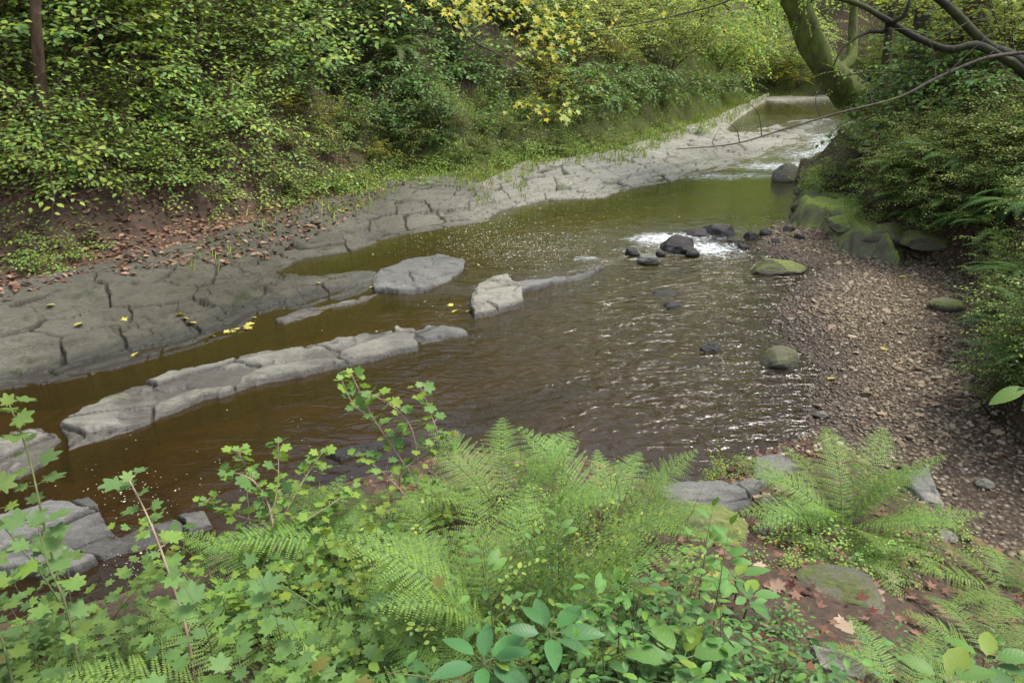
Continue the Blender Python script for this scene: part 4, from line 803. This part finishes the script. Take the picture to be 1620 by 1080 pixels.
crown_leaves(lf, None, rg, [at(1262, 20, 16.6) - o0, at(1300, 60, 16.5) - o0, at(1345, 130, 16.5) - o0], [.5, .4, .5], 9, .07, TL_lo, .6)
lf.build('crown', M['lime'], root); tw.build('twigs', M['bark'], root)
tag(root, 'thick mossy tree trunk leaning left over the stream from the right bank', 'tree')
# slim trees behind
def slim(px0, py0, px1, py1, d, r0, label, leafm=M['lime'], crown=True, seed=1, m=M['bark']):
    x, y = at(px0, py0, d)[:2]; z = float(gsamp(GT, x, y)); top = at(px1, py1, d)
    dv = (top - np.array([x, y, z])); top2 = np.array([x, y, z]) + dv * max(1.0, 5.5 / max(dv[2], .5)); rg = np.random.default_rng(seed)
    cr = [(top2[0] + rg.uniform(-1.4, 1.4), top2[1] + rg.uniform(-1.2, 1.2), top2[2] + rg.uniform(-1.0, 1.5), rg.uniform(.8, 1.3)) for _ in range(5)] if crown else []
    return tree('tree', (x, y, z), top2, r0, cr, .12, leafm, m, label, seed=seed, n=24)
slim(1535, 100, 1560, -40, 13, .22, 'grey brown tree trunk at the top right behind the bare branch', seed=31, m=M['rbark'])
slim(1412, 120, 1404, -40, 19, .13, 'slim dark tree just right of the leaning trunk', seed=32)
slim(1450, 110, 1462, -40, 16, .20, 'ivy darkened tree between slim tree and grey brown trunk', seed=33, leafm=M['green'])
slim(64, 215, 68, -40, 9.6, .075, 'thin brown tree trunk on the dark left bank', seed=34, leafm=M['beech'], m=M['rbark'])

# bare branch reaching in at the top right (from a tree out of frame) and its long trailing twig
root = empty('overhanging_branch', tuple(at(1700, 130, 7.5))); o0 = np.array(root.location); b = MBld(); q = lambda *a: at(*a) - o0
limb(b, [q(1760, 200, 7.3), q(1620, 100, 7.4), q(1560, 70, 7.5), q(1500, 10, 7.6), q(1440, -30, 7.7)], .062, .032, 9, 18, 3, .15)
limb(b, [q(1760, 260, 7.2), q(1620, 115, 7.2), q(1590, 95, 7.2), q(1545, 72, 7.25), q(1500, 78, 7.3), q(1450, 60, 7.3), q(1400, 30, 7.4), q(1360, 8, 7.4), q(1300, -10, 7.5)], .045, .022, 8, 30, 4, .18)
limb(b, [q(1405, 35, 7.4), q(1400, 50, 7.45), q(1370, 52, 7.4), q(1335, 75, 7.35), q(1318, 105, 7.3)], .028, .006, 6, 14, 5, .15)
limb(b, [q(1412, 36, 7.35), q(1430, 25, 7.3), q(1440, 0, 7.3), q(1445, -30, 7.3)], .026, .012, 6, 10, 6)
b.build('branch', M['dbark'], root, True); tw = MBld()
limb(tw, [q(1640, 82, 7.1), q(1560, 92, 7.0), q(1480, 125, 6.9), q(1420, 155, 6.8), q(1330, 178, 6.7), q(1240, 205, 6.6), q(1160, 228, 6.5), q(1070, 236, 6.4)], .018, .004, 5, 34, 7, .1)
for (x0, y0, x1, y1, x2, y2) in ((1560, 92, 1600, 55, 1640, 20), (1480, 60, 1440, 48, 1400, 45), (1470, 68, 1540, 33, 1600, 30), (1480, 125, 1478, 90, 1470, 60), (1170, 226, 1165, 205, 1145, 190), (1130, 232, 1128, 222, 1140, 200), (1205, 215, 1200, 180, 1180, 160), (1380, 165, 1370, 130, 1350, 110), (1500, 115, 1560, 60, 1620, 20), (1300, 190, 1290, 160, 1300, 130)):
    limb(tw, [q(x0, y0, 6.9), q(x1, y1, 6.95), q(x2, y2, 7)], .006, .002, 4, 8, 8)
tw.build('trailing_twig', M['bark'], root); tag(root, 'bare twisted branch with long trailing twig reaching in from the right', 'branch')
# upper middle twig
root = empty('overhanging_twig', tuple(at(1150, -40, 6))); o0 = np.array(root.location); tw = MBld()
limb(tw, [q(1230, -40, 6), q(1150, 2, 6), q(1080, 22, 6), q(1000, 40, 6), q(930, 50, 6)], .010, .003, 5, 20, 9); limb(tw, [q(1000, 40, 6), q(985, 20, 6), q(970, 10, 6)], .003, .002, 4, 6, 9); tw.build('twig', M['bark'], root)
lf = MBld(); rg = np.random.default_rng(9)
for (px, py) in ((930, 50), (960, 45), (985, 20), (1060, 15)):
    spray(lf, None, rg, q(px, py, 6), (rg.uniform(-1, 1), 0, -.3), .16, .05, TL, .5)
lf.build('foliage', M['yellow'], root); tag(root, 'thin dark twig crossing the top centre of the photo', 'branch')
# yellow maple branch hanging over the dark hollow
root = empty('maple_branch', tuple(at(700, -80, 10))); o0 = np.array(root.location); tw = MBld(); lf = MBld(); rg = np.random.default_rng(12)
c = limb(tw, [q(690, -60, 10), q(735, 50, 10), q(780, 82, 9.9), q(830, 110, 9.8), q(850, 150, 9.7)], .018, .005, 5, 20, 9)
limb(tw, [q(745, 55, 10), q(735, 70, 10), q(715, 74, 10)], .006, .003, 4, 6, 9); limb(tw, [q(810, 100, 9.8), q(812, 125, 9.8), q(825, 150, 9.8)], .006, .003, 4, 6, 9)
for (px, py, sx, sy, n_) in ((760, 15, 45, 14, 90), (860, 25, 40, 18, 90), (730, 25, 18, 20, 30), (850, 60, 30, 16, 45), (880, 75, 22, 12, 24), (850, 165, 30, 14, 30), (885, 180, 16, 8, 16), (800, -30, 90, 25, 160)):
    for i in range(n_):
        p0 = q(px + rg.normal() * sx, py + rg.normal() * sy, 9.8 + rg.uniform(-.5, .5)); a = rg.uniform(0, 6.28)
        lf.leaves(TL_maple_lo, [p0], frames(np.array([[math.cos(a), math.sin(a), -.5]]), np.array([[rg.normal(0, .35), -.5 + rg.normal(0, .3), 1]]), np.array([rg.uniform(.065, .11)])))
tw.build('twig', M['bark'], root); lf.build('foliage', M['mapley'], root); tag(root, 'hanging branch of bright yellow maple leaves over the dark hollow', 'branch')

# background trees
BG = [  # px, distance, height, lateral r, colour, label
 (1225, 44, 9, 'lime', 'lime green tree at the head of the pool'), (1150, 40, 10, 'lime', 'bright tree on the left bank just before the bend'), (1320, 46, 11, 'lime', 'yellow green tree behind the leaning trunk'),
 (1270, 54, 14, 'lime', 'tall pale tree far upstream seen between both banks'), (1400, 40, 12, 'lime', 'bright tree right of the leaning trunk'), (1490, 36, 12, 'small', 'green tree behind the bare branch'),
 (1570, 30, 11, 'lime', 'sunlit tree in the top right corner'), (1080, 33, 10, 'lime', 'yellow green tree on the far bank left of the bend'), (1190, 62, 16, 'small', 'tall darker tree far beyond the bend'),
 (1010, 27, 9, 'small', 'green tree on the far bank above the lime bushes'), (1360, 60, 16, 'small', 'tall green tree farthest behind the leaning trunk'), (1620, 24, 9, 'lime', 'bright tree cut by the right edge of the photo')]
for i, (px, d_, h_, mm, lb) in enumerate(BG):
    x = (px - 810) / FPX * (d_ / math.cos(PITCH) * .95); y = d_; z = float(gsamp(GT, x, y)) if y < 72 else 8.0; rg = np.random.default_rng(100 + i)
    cr = [(x + rg.uniform(-2.6, 2.6), y + rg.uniform(-1.8, 1.0), z + h_ * f, rg.uniform(1.3, 2.0)) for f in (.06, .10, .16, .2, .25, .34, .42, .5, .6, .7, .8, .9, .98)]
    tree('tree', (x, y, z), (x + rg.uniform(-.8, .8), y, z + h_ * .85), .22, cr, .2, M[mm], M['bark'], lb, seed=100 + i, n=30)
for i, (px, py, lb) in enumerate(((1225, 140, 'yellow bush on the left at the head of the pool'), (1262, 138, 'yellow bush in the middle of the pool head'), (1296, 140, 'yellow bush beside the leaning trunk at the pool head'), (1200, 128, 'lime bush left above the pool head'), (1180, 140, 'bush overhanging the pool from the left'), (1245, 120, 'bush behind the yellow pool head bushes'))):
    x, y, z = hit(px, py); plant('yell_a' if i < 3 else 'lime_a', x, y, z, 1.2 if i < 3 else 1.1, i, 'x', '', None); o = PLANTED.pop()[0]; tag(o, lb, 'shrub', 'bushes at the head of the pool')
# tall trees on top of the banks (they shade the slopes and fill the reflections)
CAN = [(-7.5, 12.2, 8, 'beech', 'beech on the slope above the thin brown trunk'), (-12.5, 9.5, 9, 'beech', 'beech high above the red leaf litter'), (-11.5, 14.5, 10, 'beech', 'spreading beech above the dark left bank'), (-8.5, 21, 12, 'beech', 'beech crown over the middle of the far bank'), (-1, 23, 12, 'small', 'tall tree over the dark hollow'), (-12, 7, 9, 'beech', 'beech standing beyond the left edge of the photo'),
       (1.5, 33, 12, 'lime', 'tall lime green tree above the far stone shelf'), (12.5, 16, 11, 'small', 'tall tree above the right bank ferns'), (14, 25, 12, 'lime', 'tall bright tree behind the right bank')]
for i, (x, y, h_, mm, lb) in enumerate(CAN):
    z = float(gsamp(GT, x, y)); rg = np.random.default_rng(300 + i); cr = [(x + rg.uniform(-2.8, 2.8) , y + rg.uniform(-2.5, 2.0), z + h_ * f, rg.uniform(1.3, 1.9)) for f in (.42, .5, .55, .62, .7, .78, .86, .95, .6, .7)]
    tree('tree', (x, y, z), (x + rg.uniform(-.5, .5), y, z + h_ * .85), .24, cr, .16, M[mm], M['bark'], lb, seed=300 + i, n=26)

# ------------------------------------------------------------------ near bank
def nfern(px, py, h, L, n, az, spread, label, mesh=FR, seed=1, tilt=0):
    x, y, z = hit(px, py, h); return tag(fern((x, y, z - .02), L * 1.1, n, mesh, seed, az, spread, tilt), label, 'fern', 'ferns on the near bank')
PI = math.pi
for i, a in enumerate((
 (1350, 765, .30, .66, 15, 0, 6.28, 'large bright fern on the right beside the grey slabs', .22),
 (1330, 850, .10, .30, 6, PI, 4.0, 'small fern drooping below the large right fern'),
 (1615, 895, .20, .50, 8, .5, 5.5, 'yellow green fern cut by the right edge of the photo'),
 (1595, 985, .22, .40, 8, .8, 5.5, 'fern in the lower right corner above the oval leaves'),
 (1440, 1060, .12, .30, 8, 0, 6.28, 'small mossy fern at the bottom right'),
 (800, 745, .28, .64, 10, 0, 5.2, 'broad fern at the water edge just left of the photo centre line', .32),
 (960, 760, .30, .60, 9, -.3, 5.5, 'airy fern at the water edge left of the flat slab', .35),
 (560, 790, .30, .62, 10, .2, 5.5, 'fern below the round leaved branch', .2),
 (450, 860, .32, .60, 9, .5, 5.5, 'pale fern behind the tall sapling stem', .25),
 (680, 880, .30, .58, 9, -.2, 6.28, 'fern in the middle of the near greenery'),
 (790, 900, .32, .70, 10, .1, 5.0, 'upright pale fern right of the middle greenery', .4),
 (600, 1000, .30, .55, 9, .6, 6.28, 'feathery fern at the bottom left of centre'),
 (360, 1000, .30, .55, 9, .6, 6.28, 'fern near the bottom between two sapling stems'),
 (985, 930, .15, .34, 7, 2.5, 4, 'small yellowish fern above the laurel leaves'),
 (1100, 900, .12, .26, 6, 1.5, 5, 'little fern left of the bramble leaves'),
 (740, 1030, .25, .42, 8, 1, 6.28, 'dark fern behind the lowest laurel leaves'),
 (120, 1040, .30, .55, 9, .2, 6.28, 'fern in the lower left corner'),
 (1045, 800, .15, .36, 7, .2, 5, 'thin fern overlapping the flat slab'),
)): nfern(*a[:7], a[7], FR, 900 + i, a[8] if len(a) > 8 else 0)
# lobed-leaf sapling stems
def stemplant(name, pts, leaf, T, m, label, cat, seed, mst, r0=.006, every=1.6, pet=.5, tail=True, side=3, group=None, nj=.3, sub=None):
    rg = np.random.default_rng(seed); pts = [np.array(p_) for p_ in pts]; base = pts[0]; root = empty(name, tuple(base)); st, lf = MBld(), MBld()
    def run(c, r_, side_n):
        c = bez(c, 26); st.tube(c, np.linspace(r_, r_ * .4, 26), 5); Ltot = np.linalg.norm(np.diff(c, axis=0), axis=1).sum(); m_ = max(3, int(Ltot / (leaf * every)))
        for j in range(m_):
            f = (.18 + .82 * (j + 1) / m_) * 24.99; i0 = min(int(f), 24); p0 = c[i0] * (1 - f + i0) + c[i0 + 1] * (f - i0) if i0 < 25 else c[-1]; tn = unit(c[i0 + 1] - c[i0]); b0 = rg.uniform(0, 6.28)
            for kx in range(2):
                b1 = b0 + kx * 3.14 + rg.normal(0, .3); out = unit(np.array([math.cos(b1), math.sin(b1), .25])) ; pl = leaf * pet * rg.uniform(.6, 1.3); pe = p0 + out * pl
                st.tube([p0, (p0 + pe) / 2 + (0, 0, .1 * pl), pe], [.0016, .0013, .001], 3); ax = out + tn * .2 + np.array([0, 0, -.25]) + rg.normal(0, .2, 3); sz = leaf * rg.uniform(.6, 1.2)
                lf.leaves(T, [pe], frames(ax[None], (UPV + rg.normal(0, nj, 3) + out * .2)[None], np.array([sz])))
        lf.leaves(T, [c[-1]], frames(unit(c[-1] - c[-2])[None] + (0, 0, -.3), UPV[None], np.array([leaf * .7]))); return c
    c = run([p_ - base for p_ in pts], r0, side)
    for s_ in (sub or []): run([np.array(p_) - base for p_ in s_], r0 * .6, 0)
    st.build('stem', mst, root, True); lf.build('foliage', m, root, uv=True); return tag(root, label, cat, group)
S = 'saplings on the near bank'
stemplant('sapling', [at(385 / 1 - 260, 1180, 1.9), at(110, 1000, 2.0), at(70, 830, 2.1), at(45, 720, 2.2), at(15, 640, 2.25)], .075, TL_maple, M['maple'], 'tall sapling with lobed leaves nearest the left edge', 'sapling', 1, M['gstem'], sub=[[at(100, 960, 2), at(60, 900, 2), at(5, 830, 2), at(-20, 780, 2)]], group=S)
stemplant('sapling', [at(320, 1190, 1.8), at(300, 1020, 1.9), at(265, 900, 2.0), at(235, 820, 2.1), at(205, 760, 2.15)], .07, TL_maple, M['maple'], 'slender sapling curving up in front of the dark water', 'sapling', 2, M['tan'], every=1.9, group=S)
stemplant('sapling', [at(150, 1200, 1.7), at(130, 1080, 1.75), at(105, 960, 1.8), at(75, 890, 1.85), at(60, 830, 1.9)], .085, TL_maple, M['maple'], 'stout sapling over the blue grey slabs', 'sapling', 3, M['gstem'], every=1.5, group=S)
stemplant('sapling', [at(30, 1200, 1.6), at(20, 1080, 1.65), at(-10, 970, 1.7), at(-40, 900, 1.75)], .08, TL_maple, M['maple'], 'sapling in the bottom left corner with broad leaves', 'sapling', 4, M['gstem'], group=S)
# round-leaved currant
def ap(px, py, h, ph):               # a point ph above the ground under the sight line
    x, y, z = hit(px, py, h); return np.array([x, y, z + ph])
b0 = ap(690, 900, .1, 0)
dC = 3.1
stemplant('currant_bush', [b0, at(670, 790, 2.9), at(630, 720, 3.0), at(590, 660, 3.1), at(555, 590, 3.2)], .058, TL_cur, M['currant'], 'currant branch of round crenate leaves arching over brown water', 'bush', 5, M['tan'], every=.9, sub=[
    [at(665, 780, 2.9), at(655, 690, 3.0), at(630, 650, 3.05), at(585, 622, 3.1)], [at(640, 740, 2.95), at(690, 700, 3.0), at(680, 650, 3.05), at(665, 612, 3.1)], [at(660, 800, 2.9), at(700, 740, 3.0), at(712, 690, 3.05)],
    [at(680, 830, 2.8), at(620, 760, 2.9), at(570, 720, 3)], [at(590, 660, 3.1), at(560, 640, 3.1), at(540, 600, 3.15)]], nj=.4)
stemplant('currant_bush', [ap(430, 930, .1, 0), at(430, 820, 2.6), at(400, 760, 2.7), at(355, 745, 2.8)], .052, TL_cur, M['currant'], 'low currant bush of small round leaves right of the slender sapling', 'bush', 6, M['tan'], every=.75, sub=[
    [at(430, 820, 2.6), at(440, 760, 2.7), at(440, 700, 2.8)], [at(430, 830, 2.6), at(360, 810, 2.7), at(325, 790, 2.7)], [at(430, 850, 2.6), at(480, 760, 2.75), at(510, 715, 2.85)], [at(430, 820, 2.6), at(390, 740, 2.8), at(375, 712, 2.85)], [at(440, 850, 2.6), at(520, 800, 2.7), at(560, 770, 2.8)]], nj=.4)
# filler herbs of the near bank
PROTO['herb_a'] = shrub('leafy_herb', 61, .42, .8, 9, 6, .05, TL_cur, M['currant'], M['gstem'], twL=.16, uv=True, stem_r=.004, nj=.35, every=.7)
PROTO['herb_b'] = shrub('leafy_herb', 62, .38, .9, 9, 6, .055, TL_hi, M['bramble'], M['gstem'], twL=.15, uv=True, stem_r=.004, nj=.3, every=.7)
PROTO['herb_c'] = shrub('leafy_herb', 63, .45, .6, 10, 7, .028, TL, M['small'], M['gstem'], twL=.12, stem_r=.003, nj=.5)
PROTO['herb_d'] = shrub('leafy_herb', 64, .45, .7, 7, 5, .08, TL_maple, M['maple'], M['gstem'], twL=.18, uv=True, stem_r=.004, nj=.3, every=.8)
for k_ in ('herb_a', 'herb_b', 'herb_c', 'herb_d'): PROTO[k_].location = (0, -500, 0)
def herbs(kind, pts, h, s0, s1, word, zone, group):
    for px, py in pts:
        x, y, z = hit(px, py, h); plant(kind, x, y, z - .02, rng.uniform(s0, s1), rng.uniform(0, 6.28), word, zone, group)
G3 = 'leafy herbs on the near bank'
herbs('herb_a', [(380, 880), (520, 850), (640, 850), (500, 920), (700, 800), (340, 950), (580, 940)], .22, .8, 1.2, 'round leaved herb', 'among the near ferns', G3)
herbs('herb_d', [(10, 960), (60, 1040), (180, 1030), (330, 1070), (430, 1050), (520, 1060), (120, 950)], .25, .7, 1.1, 'broad lobed herb', 'on the near bank', G3)
herbs('herb_b', [(900, 960), (980, 1000), (1060, 960), (1050, 1040), (1130, 1040), (1180, 1060), (1000, 1060), (1110, 990), (900, 1050), (820, 1060)], .16, .7, 1.1, 'dark serrated herb', 'near the pale stick', G3)
herbs('herb_c', [(900, 870), (950, 850), (1040, 900), (730, 950), (830, 790), (920, 790), (650, 950)], .18, .6, 1.0, 'fine leaved herb', 'left of the flat slab', G3)
herbs('cover', [(1260, 860), (1310, 880), (1370, 870), (1430, 850), (1480, 830), (1520, 850), (1250, 820), (1400, 890), (1230, 880), (1460, 870)], .05, .35, .55, 'low clover like plant', 'around the large right fern', G3)
herbs('cover', [(1150, 725), (1160, 740), (1145, 745)], .04, .35, .5, 'tiny green plant', 'by the squarish slab', G3)
herbs('herb_b', [(1230, 1050), (1260, 980), (1480, 1050), (1560, 1060), (1610, 1040)], .1, .4, .6, 'small serrated seedling', 'on the near path soil', G3)
# big single leaf plants
def rosette(name, px, py, h, leaves, size, T, m, label, cat, seed, stemh=.25, dz=.25):
    x, y, z = hit(px, py, h); rg = np.random.default_rng(seed); root = empty(name, (x, y, z)); st, lf = MBld(), MBld(); st.tube([(0, 0, -.02), (.01, 0, stemh * .5), (0, .01, stemh)], [.004, .0035, .003], 5)
    for i in range(leaves):
        a = i * 2.4 + rg.uniform(-.3, .3); o_ = np.array([math.cos(a), math.sin(a), dz + rg.uniform(-.15, .15)]); p0 = np.array([0, 0, stemh - .012 * (i // 3)]); pe = p0 + o_ * .03; st.tube([p0, pe], [.002, .0016], 3)
        lf.leaves(T, [pe], frames(o_[None], (UPV + rg.normal(0, .15, 3))[None], np.array([size * rg.uniform(.75, 1.1)])))
    st.build('stem', M['gstem'], root); lf.build('foliage', m, root, uv=True); return tag(root, label, cat)
rosette('laurel_seedling', 765, 1050, .25, 7, .11, TL_smooth, M['laurel'], 'laurel seedling with long oval leaves at the bottom centre', 'seedling', 1, .26)
rosette('laurel_seedling', 870, 1010, .28, 7, .11, TL_smooth, M['laurel'], 'taller laurel seedling left of the pale stick', 'seedling', 2, .30)
rosette('laurel_seedling', 900, 915, .2, 6, .08, TL_smooth, M['laurel'], 'small laurel seedling below the dead orange leaf', 'seedling', 3, .2)
rosette('laurel_seedling', 690, 1075, .2, 6, .10, TL_smooth, M['laurel'], 'laurel seedling lowest in the photo', 'seedling', 4, .2)
rosette('bramble_seedling', 1165, 915, .15, 5, .12, TL_hi, M['bramble'], 'bright bramble seedling with five broad leaves by the path', 'seedling', 5, .15)
rosette('bramble_seedling', 1180, 945, .12, 4, .11, TL_hi, M['bramble'], 'bramble seedling just below the brightest one', 'seedling', 6, .12)
rosette('bramble_seedling', 1080, 1035, .2, 5, .13, TL_hi, M['bramble'], 'bramble with drooping toothed leaves at the bottom', 'seedling', 7, .18)
rosette('bramble_seedling', 1560, 1045, .2, 6, .14, TL_hi, M['bramble'], 'bramble with broad veined leaves in the lower right corner', 'seedling', 8, .2)
rosette('bramble_seedling', 1500, 1070, .2, 5, .12, TL_hi, M['bramble'], 'bramble left of the corner one with broad veined leaves', 'seedling', 9, .18)
root = empty('leafy_twig', tuple(at(1660, 600, 2.6))); o0 = np.array(root.location); tw, lf = MBld(), MBld(); tw.tube(bez([q(1700, 590, 2.6), q(1640, 610, 2.6), q(1612, 614, 2.6)], 8), .003, 4)
lf.leaves(TL_smooth, [q(1622, 614, 2.6), q(1660, 612, 2.6)], frames(np.array([[-1.0, -.1, -.35], [.2, .5, -.8]]), np.array([[.0, -.4, 1], [0, -.4, 1.0]]), np.array([.15, .12])))
tw.build('twig', M['gstem'], root); lf.build('foliage', M['maple'], root, uv=True); tag(root, 'single light green leaf on a twig at the right edge over the gravel', 'twig')
# dry stick and dead stems
root = empty('dry_stick', tuple(ap(830, 1075, .25, .2))); o0 = np.array(root.location); tw = MBld(); limb(tw, [at(800, 1130, 1.75) - o0, at(850, 1060, 1.9) - o0, at(940, 975, 2.15) - o0, at(1000, 940, 2.25) - o0, at(1048, 914, 2.35) - o0], .006, .003, 6, 16, 3, .2)
tw.build('stick', M['tan'], root); tag(root, 'long pale dry stick slanting over the near herbs', 'stick')
for i, (px, py) in enumerate(((930, 860), (985, 850), (900, 900), (640, 800), (860, 820), (1020, 880))):
    x, y, z = hit(px, py, .05); rg = np.random.default_rng(500 + i); root = empty('dead_stems', (x, y, z)); b = MBld()
    for j in range(26):
        a = rg.uniform(0, 6.28); e = rg.uniform(.02, .16); c = curve((math.cos(a) * e, math.sin(a) * e, -.02), (math.cos(a) * .3, math.sin(a) * .3, 1), rg.uniform(.2, .5), .6, 5, rg, .15); b.tube(c, np.linspace(.0022, .0008, 6), 3)
    b.build('stem', M['stem'], root); tag(root, ['tuft of dead brown stems right of the upright pale fern', 'tuft of dead brown stems in front of the flat slab', 'tuft of dead brown stems under the dead orange leaf', 'tuft of dark dead stems below the currant branch', 'tuft of dead brown stems right behind the broad fern', 'tuft of dead brown stems left of the mossy rock'][i], 'dead stems')

# ------------------------------------------------------------------ labels for the planted repeats, told apart by their order from the left
ORD = 'leftmost second third fourth fifth sixth seventh eighth ninth tenth eleventh twelfth thirteenth fourteenth fifteenth sixteenth seventeenth eighteenth nineteenth twentieth'.split()
bpy.context.view_layer.update()
grp = {}
for o, kn, zn, gp in PLANTED: grp.setdefault((kn, zn), []).append((o, gp))
for (kn, zn), L in grp.items():
    L.sort(key=lambda e: to_px(*e[0].location)[0])
    for i, (o, gp) in enumerate(L):
        kcat = 'fern' if 'fern' in kn else ('bramble' if 'bramble' in kn else ('plant' if 'plant' in kn or 'herb' in kn or 'seedling' in kn else 'shrub'))
        tag(o, f'{kn} {zn}, {ORD[i]}' + (' from the left' if i else ''), kcat, gp)
